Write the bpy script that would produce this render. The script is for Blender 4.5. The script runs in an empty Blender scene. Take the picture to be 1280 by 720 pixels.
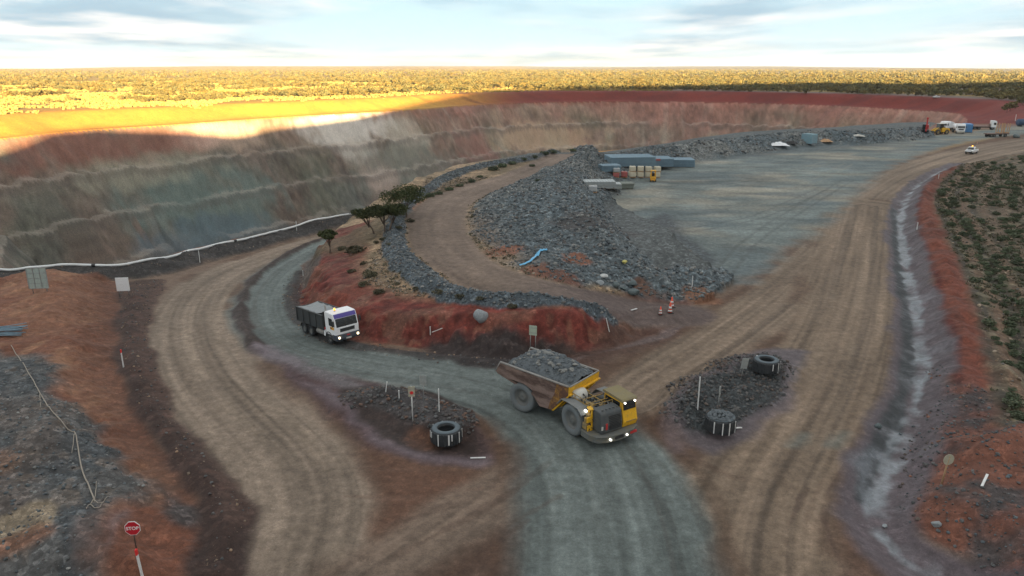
import bpy, bmesh, math, random
import numpy as np
from mathutils import Vector, Matrix

random.seed(7)
rng = np.random.default_rng(11)
scene = bpy.context.scene
COL = scene.collection

# ------------------------------------------------------------------ camera
CAM_H = 22.0
F = 914.0                      # focal length in pixels of the 1280 px wide photo
PITCH = math.atan(277.0 / F)
SP, CP = math.sin(PITCH), math.cos(PITCH)
cam_d = bpy.data.cameras.new('camera')
cam = bpy.data.objects.new('camera', cam_d)
COL.objects.link(cam)
cam.location = (0, 0, CAM_H)
cam.rotation_euler = (math.pi / 2 - PITCH, 0, 0)
cam_d.sensor_width = 36.0
cam_d.lens = 36.0 * F / 1280.0
cam_d.clip_start = 0.5
cam_d.clip_end = 40000.0
scene.camera = cam


def ray(px, py):
    dx, dy = (px - 640.0) / F, (py - 360.0) / F
    return dx, CP - dy * SP, -SP - dy * CP


# ------------------------------------------------------------------ noise
_tiles = {}


def _tile(octaves, gain):
    k = (octaves, gain)
    if k not in _tiles:
        NT, CELLS = 1024, 128
        r = np.random.default_rng(4242 + octaves)
        t = np.zeros((NT, NT), np.float32); amp = 1.0; tot = 0.0
        for o in range(octaves):
            n = min(CELLS * 2 ** o, NT)
            g = r.random((n, n)).astype(np.float32) * 2 - 1
            if n == NT:
                L = g
            else:
                f = NT // n
                w = (np.arange(f) / f).astype(np.float32); w = w * w * (3 - 2 * w)
                gx = np.roll(g, -1, 1)
                a = (g[:, :, None] * (1 - w) + gx[:, :, None] * w).reshape(n, NT)
                ay = np.roll(a, -1, 0)
                L = (a[:, None, :] * (1 - w)[None, :, None] + ay[:, None, :] * w[None, :, None]).reshape(NT, NT)
            t += L * amp; tot += amp; amp *= gain
        _tiles[k] = (t / tot * 1.6).astype(np.float32)
    return _tiles[k]


def fbm(x, y, scale, octaves=4, seed=0, gain=0.5):
    """fractal noise, about -1..1, looked up in one periodic tile, turned and shifted per seed"""
    t = _tile(octaves, gain)
    a = seed * 2.399
    c, s_ = np.float32(math.cos(a) * 8.0 / scale), np.float32(math.sin(a) * 8.0 / scale)
    x = np.asarray(x, np.float32); y = np.asarray(y, np.float32)
    u = x * c - y * s_ + np.float32((seed * 131.7) % 1024)
    v = x * s_ + y * c + np.float32((seed * 77.3) % 1024)
    fu, fv = np.floor(u), np.floor(v)
    iu = fu.astype(np.int32) & 1023; iv = fv.astype(np.int32) & 1023
    u -= fu; v -= fv
    iu1 = (iu + 1) & 1023; iv1 = (iv + 1) & 1023
    return (t[iv, iu] * (1 - u) + t[iv, iu1] * u) * (1 - v) + (t[iv1, iu] * (1 - u) + t[iv1, iu1] * u) * v


def sstep(a, b, x):
    t = np.clip((np.asarray(x, np.float32) - a) / (b - a), 0, 1)
    return t * t * (3 - 2 * t)


# ------------------------------------------------------------------ planar shapes
def hbase(x, y):
    """the natural lie of the land: the haul road falls away to the left"""
    g = sstep(3, -12, x) * np.clip((np.asarray(y, np.float32) - 53) * 0.075, 0, 3.3)
    return -g * sstep(230, 160, y)


def P(px, py, dz=0.0):
    """ground point (x, y, z) seen at a photo pixel, dz above the lie of the land"""
    dx, dy, dzr = ray(px, py)
    z = dz
    for _ in range(8):
        t = (z - CAM_H) / dzr
        x, y = dx * t, dy * t
        z = float(hbase(x, y)) + dz
    return x, y, z


def PA(px, py, z):
    dx, dy, dzr = ray(px, py)
    t = (z - CAM_H) / dzr
    return dx * t, dy * t, z


def W(pts, dz=0.0):
    return [P(p[0], p[1], dz if len(p) < 3 else p[2])[:2] for p in pts]


def smooth_line(pts, closed, n=3):
    pts = [np.array(p, float) for p in pts]
    N = len(pts); out = []
    rngi = range(N) if closed else range(N - 1)
    for i in rngi:
        if closed:
            p0, p1, p2, p3 = pts[i - 1], pts[i], pts[(i + 1) % N], pts[(i + 2) % N]
        else:
            p0, p1, p2, p3 = pts[max(i - 1, 0)], pts[i], pts[i + 1], pts[min(i + 2, N - 1)]
        for k in range(n):
            t = k / n
            # centripetal-ish: damp the tangents where the spacing is uneven
            l = np.linalg.norm(p2 - p1) + 1e-6
            m1 = (p2 - p0) * l / (np.linalg.norm(p2 - p1) + np.linalg.norm(p1 - p0) + 1e-6)
            m2 = (p3 - p1) * l / (np.linalg.norm(p3 - p2) + np.linalg.norm(p2 - p1) + 1e-6)
            h00 = 2 * t**3 - 3 * t**2 + 1; h10 = t**3 - 2 * t**2 + t
            h01 = -2 * t**3 + 3 * t**2; h11 = t**3 - t**2
            out.append(h00 * p1 + h10 * m1 + h01 * p2 + h11 * m2)
    if not closed:
        out.append(pts[-1])
    return np.array(out)


def sdf(poly, X, Y, closed=True, margin=12.0, smooth=3, want_u=False):
    """signed distance to a polygon (negative inside), or distance to a line.
       want_u gives the arc length and the signed offset of the nearest point as well."""
    pl = smooth_line(poly, closed, smooth) if smooth else np.array(poly, float)
    if closed:
        pl = np.vstack([pl, pl[:1]])
    lo = pl.min(0) - margin; hi = pl.max(0) + margin
    m = (X > lo[0]) & (X < hi[0]) & (Y > lo[1]) & (Y < hi[1])
    out = np.full(X.shape, margin, np.float32)
    xs, ys = X[m].astype(np.float32), Y[m].astype(np.float32)
    best = np.full(xs.shape, 1e12, np.float32)
    inside = np.zeros(xs.shape, bool)
    u = np.zeros(xs.shape, np.float32) if want_u else None
    sv = np.zeros(xs.shape, np.float32) if want_u else None
    acc = 0.0
    for i in range(len(pl) - 1):
        ax, ay = np.float32(pl[i][0]), np.float32(pl[i][1]); bx, by = np.float32(pl[i + 1][0]), np.float32(pl[i + 1][1])
        ex, ey = bx - ax, by - ay
        L2 = ex * ex + ey * ey
        if L2 < 1e-9:
            continue
        wx, wy = xs - ax, ys - ay
        t = np.clip((wx * ex + wy * ey) / L2, 0, 1)
        qx, qy = wx - ex * t, wy - ey * t
        d2 = qx * qx + qy * qy
        L = math.sqrt(float(L2))
        if want_u:
            c = d2 < best
            u[c] = acc + t[c] * L
            sv[c] = np.sign(ex * wy[c] - ey * wx[c]) * np.sqrt(d2[c])
        best = np.minimum(best, d2)
        acc += L
        if closed:
            cond = (ay > ys) != (by > ys)
            if by != ay:
                inside ^= cond & (xs < ex * (ys - ay) / (by - ay) + ax)
    d = np.sqrt(best)
    if closed:
        d = np.where(inside, -d, d)
    out[m] = d
    if want_u:
        U = np.zeros(X.shape, np.float32); U[m] = u
        V = np.full(X.shape, margin, np.float32); V[m] = sv
        return out, U, V
    return out


# ------------------------------------------------------------------ materials
def new_mat(name):
    m = bpy.data.materials.new(name); m.use_nodes = True
    nt = m.node_tree
    for n in list(nt.nodes):
        nt.nodes.remove(n)
    out = nt.nodes.new('ShaderNodeOutputMaterial')
    b = nt.nodes.new('ShaderNodeBsdfPrincipled')
    nt.links.new(b.outputs[0], out.inputs[0])
    return m, nt, b


def N(nt, kind, **kw):
    n = nt.nodes.new(kind)
    for k, v in kw.items():
        if k == 'inp':
            for kk, vv in v.items():
                n.inputs[kk].default_value = vv
        else:
            setattr(n, k, v)
    return n


def mixcol(nt, fac, a, b, blend='MIX'):
    n = nt.nodes.new('ShaderNodeMix'); n.data_type = 'RGBA'; n.blend_type = blend
    for sock, v in ((n.inputs[0], fac), (n.inputs[6], a), (n.inputs[7], b)):
        if isinstance(v, bpy.types.NodeSocket):
            nt.links.new(v, sock)
        elif isinstance(v, (int, float)):
            sock.default_value = v
        else:
            sock.default_value = (*v, 1) if len(v) == 3 else v
    return n.outputs[2]


def ramp(nt, src, stops):
    r = nt.nodes.new('ShaderNodeValToRGB')
    e = r.color_ramp.elements
    while len(e) < len(stops):
        e.new(0.5)
    for el, (p, c) in zip(e, stops):
        el.position = p
        el.color = (*c, 1) if not isinstance(c, (int, float)) else (c, c, c, 1)
    nt.links.new(src, r.inputs[0])
    return r.outputs[0]


_mats = {}


def mat(name, col, rough=0.6, metal=0.0, dirt=0.25, scale=3.0, dirtcol=(0.16, 0.10, 0.065), bump=0.0, emit=None, estr=0.0, lo=0.45, hi=0.75, spec=None, stretch=None):
    """painted / worn surface: base colour with noise-shaped patches of dust"""
    if name in _mats:
        return _mats[name]
    m, nt, b = new_mat(name)
    tc = N(nt, 'ShaderNodeTexCoord')
    n1 = N(nt, 'ShaderNodeTexNoise', inp={'Scale': scale, 'Detail': 6.0, 'Roughness': 0.65})
    if stretch:
        mp = N(nt, 'ShaderNodeMapping', inp={'Scale': stretch}); nt.links.new(tc.outputs['Object'], mp.inputs[0]); nt.links.new(mp.outputs[0], n1.inputs['Vector'])
    else:
        nt.links.new(tc.outputs['Object'], n1.inputs['Vector'])
    f = ramp(nt, n1.outputs['Fac'], [(lo, 0.0), (hi, 1.0)])
    mul = N(nt, 'ShaderNodeMath', operation='MULTIPLY', inp={1: dirt}); nt.links.new(f, mul.inputs[0])
    c = mixcol(nt, mul.outputs[0], col, dirtcol)
    n2 = N(nt, 'ShaderNodeTexNoise', inp={'Scale': scale * 7, 'Detail': 3.0})
    nt.links.new(tc.outputs['Object'], n2.inputs['Vector'])
    v = ramp(nt, n2.outputs['Fac'], [(0.3, 0.86), (0.7, 1.0)])
    c = mixcol(nt, 1.0, c, v, 'MULTIPLY')
    nt.links.new(c, b.inputs['Base Color'])
    rr = N(nt, 'ShaderNodeMapRange', inp={3: rough, 4: min(1, rough + 0.25)})
    nt.links.new(mul.outputs[0], rr.inputs[0]); nt.links.new(rr.outputs[0], b.inputs['Roughness'])
    b.inputs['Metallic'].default_value = metal
    if spec is not None:
        b.inputs['Specular IOR Level'].default_value = spec
    if bump:
        bp = N(nt, 'ShaderNodeBump', inp={'Strength': bump, 'Distance': 0.02})
        nt.links.new(n2.outputs['Fac'], bp.inputs['Height']); nt.links.new(bp.outputs[0], b.inputs['Normal'])
    if emit:
        b.inputs['Emission Color'].default_value = (*emit, 1); b.inputs['Emission Strength'].default_value = estr
    _mats[name] = m
    return m


# ------------------------------------------------------------------ mesh builder
class MB:
    def __init__(s):
        s.v = []; s.f = []; s.sm = []

    def add(s, vs, fs, smooth=False, M=None):
        o = len(s.v)
        if M is not None:
            vs = [M @ Vector(v) for v in vs]
        s.v += [tuple(v) for v in vs]
        s.f += [tuple(i + o for i in f) for f in fs]
        s.sm += [smooth] * len(fs)
        return s

    def box(s, x0, x1, y0, y1, z0, z1, M=None):
        return s.hexa([(x0, y0, z0), (x1, y0, z0), (x1, y1, z0), (x0, y1, z0),
                       (x0, y0, z1), (x1, y0, z1), (x1, y1, z1), (x0, y1, z1)], M)

    def hexa(s, p, M=None):
        return s.add(p, [(3, 2, 1, 0), (4, 5, 6, 7), (0, 1, 5, 4), (1, 2, 6, 5), (2, 3, 7, 6), (3, 0, 4, 7)], False, M)

    def prism(s, prof, a, b, axis='y', M=None):
        """extrude a closed outline; axis y: outline in (x,z); x: in (y,z); z: in (x,y)"""
        def mk(p, t):
            return {'y': (p[0], t, p[1]), 'x': (t, p[0], p[1]), 'z': (p[0], p[1], t)}[axis]
        n = len(prof)
        vs = [mk(p, a) for p in prof] + [mk(p, b) for p in prof]
        fs = [tuple(range(n))[::-1], tuple(range(n, 2 * n))] + [(i, (i + 1) % n, n + (i + 1) % n, n + i) for i in range(n)]
        return s.add(vs, fs, False, M)

    def cyl(s, p0, p1, r0, r1=None, n=12, caps=True, smooth=True, M=None):
        r1 = r0 if r1 is None else r1
        p0, p1 = Vector(p0), Vector(p1)
        d = (p1 - p0).normalized()
        a = d.orthogonal().normalized(); b = d.cross(a)
        vs = []
        for p, r in ((p0, r0), (p1, r1)):
            for i in range(n):
                t = 2 * math.pi * i / n
                vs.append(p + (a * math.cos(t) + b * math.sin(t)) * r)
        s.add(vs, [(i, (i + 1) % n, n + (i + 1) % n, n + i) for i in range(n)], smooth, M)
        if caps:
            o = len(s.v) - 2 * n
            s.f.append(tuple(range(o + n - 1, o - 1, -1))); s.f.append(tuple(range(o + n, o + 2 * n))); s.sm += [False, False]
        return s

    def tube(s, pts, r, n=8, M=None):
        pts = [Vector(p) for p in pts]
        rs = r if isinstance(r, (list, tuple)) else [r] * len(pts)
        vs = []; a = None
        for i, p in enumerate(pts):
            d = (pts[min(i + 1, len(pts) - 1)] - pts[max(i - 1, 0)]).normalized()
            if a is None:
                a = d.orthogonal().normalized()
            a = (a - d * a.dot(d))
            a = a.normalized() if a.length > 1e-6 else d.orthogonal().normalized()
            b = d.cross(a)
            for k in range(n):
                t = 2 * math.pi * k / n
                vs.append(p + (a * math.cos(t) + b * math.sin(t)) * rs[i])
        fs = []
        for i in range(len(pts) - 1):
            for k in range(n):
                fs.append((i * n + k, i * n + (k + 1) % n, (i + 1) * n + (k + 1) % n, (i + 1) * n + k))
        fs.append(tuple(range(n))[::-1]); fs.append(tuple(range((len(pts) - 1) * n, len(pts) * n)))
        return s.add(vs, fs, True, M)

    def lathe(s, prof, axis='y', n=32, M=None, closed=True):
        """revolve (radius, offset) pairs round an axis"""
        vs = []
        for r, o in prof:
            for k in range(n):
                t = 2 * math.pi * k / n
                c, q = r * math.cos(t), r * math.sin(t)
                vs.append({'y': (c, o, q), 'z': (c, q, o), 'x': (o, c, q)}[axis])
        m = len(prof); fs = []
        for i in range(m if closed else m - 1):
            j = (i + 1) % m
            for k in range(n):
                fs.append((i * n + k, i * n + (k + 1) % n, j * n + (k + 1) % n, j * n + k))
        return s.add(vs, fs, True, M)

    def ball(s, c, r, nu=10, nv=6, M=None):
        rx, ry, rz = r if isinstance(r, (tuple, list)) else (r, r, r)
        vs = [(c[0], c[1], c[2] - rz)]
        for j in range(1, nv):
            ph = -math.pi / 2 + math.pi * j / nv
            for i in range(nu):
                t = 2 * math.pi * i / nu
                vs.append((c[0] + rx * math.cos(ph) * math.cos(t), c[1] + ry * math.cos(ph) * math.sin(t), c[2] + rz * math.sin(ph)))
        vs.append((c[0], c[1], c[2] + rz)); L = len(vs) - 1
        fs = [(0, 1 + (i + 1) % nu, 1 + i) for i in range(nu)]
        for j in range(nv - 2):
            for i in range(nu):
                a = 1 + j * nu
                fs.append((a + i, a + (i + 1) % nu, a + nu + (i + 1) % nu, a + nu + i))
        a = 1 + (nv - 2) * nu
        fs += [(a + i, a + (i + 1) % nu, L) for i in range(nu)]
        return s.add(vs, fs, True, M)

    def build(s, name, m, parent=None, bevel=0.0, seg=2, loc=None, rot=None):
        me = bpy.data.meshes.new(name)
        me.from_pydata(s.v, [], s.f)
        me.polygons.foreach_set('use_smooth', s.sm)
        bm = bmesh.new(); bm.from_mesh(me)
        bmesh.ops.recalc_face_normals(bm, faces=bm.faces)
        if bevel:
            es = [e for e in bm.edges if len(e.link_faces) == 2 and e.calc_face_angle(0) > 0.5]
            if es:
                bmesh.ops.bevel(bm, geom=es, offset=bevel, segments=seg, affect='EDGES', clamp_overlap=True, profile=0.6)
        bm.to_mesh(me); bm.free()
        me.materials.append(m)
        o = bpy.data.objects.new(name, me); COL.objects.link(o)
        if parent is not None:
            o.parent = parent
        if loc is not None:
            o.location = loc
        if rot is not None:
            o.rotation_euler = rot
        return o


def tag(o, label=None, cat=None, group=None, kind=None):
    if label: o['label'] = label
    if cat: o['category'] = cat
    if group: o['group'] = group
    if kind: o['kind'] = kind
    return o


def empty(name, loc, rz=0.0, label=None, cat=None, group=None):
    o = bpy.data.objects.new(name, None); COL.objects.link(o)
    o.location = loc; o.rotation_euler = (0, 0, rz); o.empty_display_size = 0.5
    return tag(o, label, cat, group)


def copy_tree(o, parent=None):
    c = o.copy(); COL.objects.link(c)
    if parent is not None:
        c.parent = parent
    for ch in list(o.children):
        copy_tree(ch, c)
    return c
# ------------------------------------------------------------------ light direction
SUN_EL = math.radians(4.6)
LDIR = np.array([-0.40, 1.0]); LDIR /= np.linalg.norm(LDIR)        # horizontal travel of the light
LPER = np.array([LDIR[1], -LDIR[0]])

# ------------------------------------------------------------------ grid (finer where the photo looks)
def spaced(*segs):
    out = [segs[0][0]]
    for a, b, s0, s1 in segs:
        r = out[-1]
        while r < b - 1e-6:
            t = (r - a) / (b - a)
            r = min(b, r + s0 + (s1 - s0) * t)
            out.append(r)
    return np.array(out)

RR = spaced((3, 23, 1.0, 0.5), (23, 62, 0.105, 0.125), (62, 120, 0.15, 0.3), (120, 260, 0.4, 0.9), (260, 760, 0.9, 1.6),
            (760, 1300, 5, 12), (1300, 9500, 12, 500))
half = spaced((0, 42, 0.095, 0.095), (42, 60, 0.25, 0.5), (60, 180, 1.0, 4.0))
AZ = np.radians(np.concatenate([-half[::-1][:-1], half[:-1]]))    # azimuth from +Y, clockwise; wraps round
NR, NA = len(RR), len(AZ)
GX = (RR[:, None] * np.sin(AZ)[None, :]).astype(np.float32)
GY = (RR[:, None] * np.cos(AZ)[None, :]).astype(np.float32)
X, Y = GX.ravel(), GY.ravel()


near = (Y < 300)
wob = fbm(X, Y, 3.0, 4, 3)            # small edge wobble
wob2 = fbm(X, Y, 14.0, 3, 5)
fine = fbm(X, Y, 0.9, 3, 8)

USE_HIT = False


def WP(px_pts, dz=0.0):
    """outline on the ground: straight on the finished terrain once that exists"""
    if USE_HIT:
        return [hit(p[0], p[1])[:2] for p in px_pts]
    return W(px_pts, dz)


def inside(px_pts, soft=0.6, warp=0.5, dz=0.0, world=False, margin=8.0):
    pts = px_pts if world else WP(px_pts, dz)
    d = sdf(pts, X, Y, True, margin) + warp * wob
    return sstep(soft, -soft, d)

def stroke(px_pts, w, soft=0.6, warp=0.4, dz=0.0, world=False):
    pts = px_pts if world else WP(px_pts, dz)
    d = sdf(pts, X, Y, False, w + soft * 2 + 4) + warp * wob
    return sstep(w + soft, w - soft, d)

def ridge(px_pts, h, w, dz=0.0, lump=0.35, seed=20):
    """bank of tipped dirt along a line: triangular section, lumpy crest"""
    d = sdf(W(px_pts, dz), X, Y, False, w * 1.6 + 2)
    hh = h * (1 + lump * fbm(X, Y, 2.6, 3, seed))
    ww = w * (1 + 0.25 * fbm(X, Y, 3.3, 2, seed + 1))
    t = np.clip(1 - d / ww, 0, 1)
    return hh * (t * (1.25 - 0.25 * t) - 0.06 * (t > 0.94) * 0), d

# ------------------------------------------------------------------ heights
HB = hbase(X, Y)
Z = HB.copy()
Z += 0.05 * fbm(X, Y, 6.0, 3, 1) * near

# --- mound with scrub, ramp road and rock pile: one raised platform
TOE = [(505, 264), (470, 280), (432, 293), (390, 322), (371, 352), (369, 378), (385, 402), (420, 421), (480, 433), (560, 442),
       (640, 450), (700, 450), (765, 438), (805, 422), (840, 402), (872, 380), (905, 362), (915, 350), (880, 330), (850, 308),
       (800, 284), (775, 264), (752, 245), (742, 226), (752, 206), (775, 198), (860, 182), (1000, 168.5), (1150, 160.5), (1165, 158),
       (1165, 151), (1100, 151), (1000, 156), (860, 165), (760, 178), (690, 194), (620, 220), (560, 242), (530, 255)]
toe_w = W(TOE)
dT = sdf(toe_w, X, Y, True, 14.0) + 0.5 * wob + 0.25 * fine
JX, JY = 18.0, 64.5
fade = sstep(2.0, 17.0, np.hypot(X - JX, (Y - JY) * 0.8))
plat = 3.1 * fade * (1 - .85 * sstep(168, 200, Y))
slopew = 3.6
lefty = sstep(6, -12, X) * sstep(130, 100, Y)
up1 = sstep(0.2, slopew, -dT); up2 = sstep(1.0, 15.0, -dT)
up = up1 * (1 - lefty * .48) + up2 * lefty * .48
platz = np.maximum(plat - HB, 0)
gully = fbm(X * 1.4, Y * 1.4, 1.6, 3, 44)
Z += up * platz + up1 * (1 - up1) * 2.0 * gully * np.clip(platz / 3, 0, 1)

RAMP = [(706, 195), (650, 222), (594, 254), (554, 286), (548, 312), (565, 333), (625, 355), (700, 371), (770, 383), (850, 391)]
ramp_pts = [P(a, b, 3.0 if i < 7 else (2.4, 1.3, 0.2)[i - 7])[:2] for i, (a, b) in enumerate(RAMP)]
dR, uR, vR = sdf(ramp_pts, X, Y, False, 14.0, want_u=True)
rampw = 3.0 + 0.7 * sstep(60, 100, Y) 
on_ramp = sstep(rampw + 0.8, rampw - 0.4, dR + 0.25 * wob)

PILE = [(1150, 155, 4), (1080, 157, 5), (1000, 160, 4.5), (920, 166, 5), (850, 173, 5), (790, 181, 5), (745, 193, 5.5), (715, 210, 6), (702, 228, 6.2),
        (712, 250, 6), (745, 278, 5), (785, 308, 4), (818, 328, 3), (846, 346, 1.4), (858, 354, .5)]
pile_w = W(PILE)
dP, uP, vP = sdf(pile_w, X, Y, False, 22.0, want_u=True)
ptot = uP.max()
pw = 8.5 * (0.75 + 0.25 * sstep(0, ptot * .3, uP)) * (1 - 0.55 * sstep(ptot * 0.84, ptot, uP)) * (1 + 0.22 * fbm(X, Y, 5, 3, 61))
pw = np.where(vP > 0, pw * 0.8, pw)
ph = (2.5 + .9 * sstep(0, 40, uP)) * (1 - .35 * np.exp(-((X - 14) / 9.0) ** 2 - ((Y - 158) / 22.0) ** 2)) * (1 - 0.75 * sstep(ptot * 0.80, ptot, uP)) * (1 + 0.16 * fbm(X, Y, 6, 3, 62))
pt_ = np.clip(1 - dP / pw, 0, 1)
pile = ph * np.minimum(pt_ * 1.25, 1 - (1 - pt_) ** 2 * .9 - 0.1 + .1 * pt_) * (pt_ > 0)
# towards the ramp road the heap runs all the way down to the wheel track
rin = np.maximum(dR - rampw, 0)
rampside = (vP < 0) & (vR > 0) & (dR < 13.9) & (dT < 0) & (Y < 175)
rt = np.where(rampside, rin / (rin + np.minimum(dP, 21.9) + .01), 0)
pile = np.maximum(pile, ph * rt ** .85 * .97)
pmask = np.maximum(pt_, rt * 1.2)
lumps = np.abs(fbm(X, Y, 3.2, 4, 63)) * 0.42 + np.abs(fbm(X, Y, 0.9, 3, 64)) * 0.16
rock_pile = sstep(0.02, 0.22, pmask + 0.12 * wob) * (1 - on_ramp) * (pmask > 0)
Z += (pile + lumps * sstep(0, .3, pmask)) * (1 - on_ramp)

WIND = [(692, 189), (660, 200), (600, 223), (543, 255), (505, 290), (493, 322), (520, 350), (570, 366), (630, 378), (690, 388), (752, 398)]
wind_pts = [P(a, b, 3.2 if i < 8 else (2.9, 2.2, 1.4)[i - 8])[:2] for i, (a, b) in enumerate(WIND)]
dW = sdf(wind_pts, X, Y, False, 8.0)
ww_ = 1.6 + 0.4 * wob
wt = np.clip(1 - dW / ww_, 0, 1)
Z += (.85 * wt + 0.18 * np.abs(fbm(X, Y, .8, 3, 66)) * sstep(0, .3, wt)) * (1 - on_ramp * .9)
rock_wind = sstep(0.03, 0.22, wt + 0.06 * fine) * (1 - on_ramp) * (wt > 0)

# --- left spoil bank
LB = [(-260, 372), (-60, 372), (0, 360), (60, 351), (120, 350), (146, 356), (150, 400), (153, 450), (167, 505), (205, 565), (248, 622), (268, 680), (276, 790), (-300, 790)]
dL = sdf(W(LB), X, Y, True, 14.0) + 0.45 * wob
lb = sstep(0.0, 5.5, -dL)
Z += lb * (1.9 + 0.5 * fbm(X, Y, 9, 3, 71) + 0.22 * fbm(X, Y, 2.2, 4, 72)) + sstep(0, 2, -dL) * .12 * np.abs(fbm(X, Y, .7, 3, 73))
# rills down the face
Z += lb * (1 - lb) * 0.7 * fbm(X * 2.2, Y * .7, 1.6, 3, 74)

# --- windrows and islands
r1, d1 = ridge([(500, 272), (430, 291), (380, 308), (345, 328), (314, 355), (301, 385), (306, 412), (324, 440)], 0.35, 0.8, seed=81)
Z += r1
r2, d2 = ridge([(463, 500), (495, 505), (520, 515), (545, 527), (566, 533)], 0.95, 2.6, seed=83); Z += r2
r3, d3 = ridge([(868, 520), (885, 500), (905, 485), (930, 470), (955, 462)], 0.95, 3.4, seed=85); Z += r3 + np.minimum(r3, .3) * np.abs(fbm(X, Y, .6, 3, 86))
r3b, d3b = ridge([(885, 523), (925, 505), (955, 482)], 0.7, 2.6, seed=87); Z = np.maximum(Z, r3b + HB)
r4, d4 = ridge([(170, 372), (165, 400), (168, 450), (182, 500), (215, 550), (262, 610), (284, 660), (276, 720)], 0.35, 1.1, seed=88); Z += r4
r5, d5 = ridge([(768, 408), (805, 400), (838, 396)], 0.9, 3.4, seed=89); Z = np.maximum(Z, r5 + HB)
# verge of the haul road under the red cut
r6, d6 = ridge([(374, 340), (364, 372), (382, 408), (425, 428), (490, 440), (570, 450), (640, 456)], 0.25, 0.9, seed=90); Z += r6
PIPE = [(-90, 357), (-40, 353), (0, 350), (40, 347), (85, 345), (150, 345), (195, 339), (245, 325), (300, 311), (350, 299), (400, 286), (440, 276), (475, 268), (500, 262)]
r7, d7 = ridge(PIPE, 1.3, 3.2, seed=91); Z += r7 * (1 - .85 * lb)

# --- right side: ditch, red bank, ripped field
DITCH = [(1200, 205), (1160, 222), (1137, 242), (1126, 275), (1130, 310), (1138, 350), (1147, 400), (1152, 450), (1146, 500), (1128, 545), (1106, 590), (1094, 640), (1120, 680), (1180, 715), (1260, 760)]
dD = sdf(W(DITCH), X, Y, False, 7.0)
Z -= 0.55 * sstep(2.2, 0.3, dD + .2 * wob)
RBANK = [(1200, 212), (1172, 228), (1155, 250), (1160, 285), (1178, 330), (1190, 380), (1200, 430), (1212, 480), (1215, 530), (1212, 570)]
r8, d8 = ridge(RBANK, 1.6, 3.4, seed=93); Z += r8 * .8
RM = [(1130, 620), (1150, 590), (1190, 560), (1260, 545), (1340, 560), (1400, 800), (1290, 800), (1200, 700), (1150, 670)]
dM = sdf(W(RM), X, Y, True, 8.0) + .4 * wob
Z += sstep(0, 3.0, -dM) * (1.5 + .3 * fbm(X, Y, 3, 3, 95)) 
FIELD = [(1215, 205), (1180, 228), (1165, 250), (1172, 290), (1195, 340), (1212, 400), (1226, 460), (1236, 530), (1245, 560), (1420, 620), (1900, 500), (1700, 250), (1400, 178), (1290, 190)]
dF, uF, vF = sdf(W(FIELD), X, Y, True, 12.0, want_u=True)
fld = sstep(0.5, -1.0, dF + .4 * wob)
furrow = np.sin(dF * 2.3 + 1.2 * wob2)
Z += fld * (0.5 + 0.16 * furrow * sstep(-16, -3, dF) + .1 * fbm(X, Y, 1.3, 3, 97))

# --- far rise on the right with red soil
fr = np.exp(-(((X - 560) / 120) ** 2 + ((Y - 640) / 70) ** 2)); Z += 15 * fr
Z += 14 * np.exp(-(((X - 260) / 260) ** 2 + ((Y - 620) / 60) ** 2)) * 0

# --- open pit
CREST_FAR = [(-150, 186), (0, 173), (86, 164), (210, 156), (340, 147), (480, 139), (590, 131), (700, 127), (860, 127), (1000, 130), (1130, 136.5), (1200, 142)]
near_rim = [(-330, 338), (-100, 340), (0, 337), (60, 337), (120, 334), (230, 313), (330, 290), (430, 266), (505, 248), (560, 232), (620, 212), (690, 187), (760, 172.5), (860, 160.5), (1000, 153.5), (1100, 149), (1165, 148), (1195, 148)]
pit_w = [PA(a, b, -8.0)[:2] for a, b in CREST_FAR] + [P(a, b)[:2] for a, b in near_rim[::-1]]
dpit, upit, _ = sdf(pit_w, X, Y, True, 60.0, want_u=True)
far = sstep(150, 330, Y + 0.9 * np.maximum(-X - 60, 0)) * sstep(-40, 30, Y - 0.0 * X - 120)
far = np.where(dpit > 0, far, far)
# margin rises from the crest bench to the plain
rimn = 3.0 * fbm(X, Y, 40, 3, 101)
rise = sstep(3.0, 27.0, dpit + rimn)
margin_z = -8.0 * far * (1 - rise)
dpin = -dpit + (1.2 * fbm(upit, 0 * upit, 40, 3, 103) + .35 * fbm(X, Y, 7, 4, 104)) * sstep(0, 8, -dpit) * far
# batters and berms: 19 m high faces, 5 m berms, a few of them broken down by slips
BH, BW, RUN = 18.0, 5.5, 12.0
slip = sstep(0.3, 0.6, fbm(upit, dpit * .3, 60, 2, 107))
k = np.floor(np.maximum(dpin, 0) / (BW + RUN))
w = np.maximum(dpin, 0) - k * (BW + RUN)
bench = k * BH + np.clip(w / RUN, 0, 1) * BH
smoothd = np.maximum(dpin, 0) * (BH / (BW + RUN))
drop = bench * (1 - slip * .9) + smoothd * slip * .9
drop = drop - (.9 * fbm(upit, dpin, 5, 4, 247) + 0.5 * np.abs(fbm(upit, dpin * .6, 2.4, 3, 249))) * sstep(1, 5, dpin)
drop = np.minimum(drop, 118.0)
gul = 1.6 * fbm(upit * 1.0, dpin * .12, 6, 3, 109) * sstep(1, 6, dpin)
pit_in = dpit < 0
Z = np.where(pit_in, np.minimum(Z, HB + 0) * (1 - far) - 8.0 * far - drop + gul * far, Z + margin_z)

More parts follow.
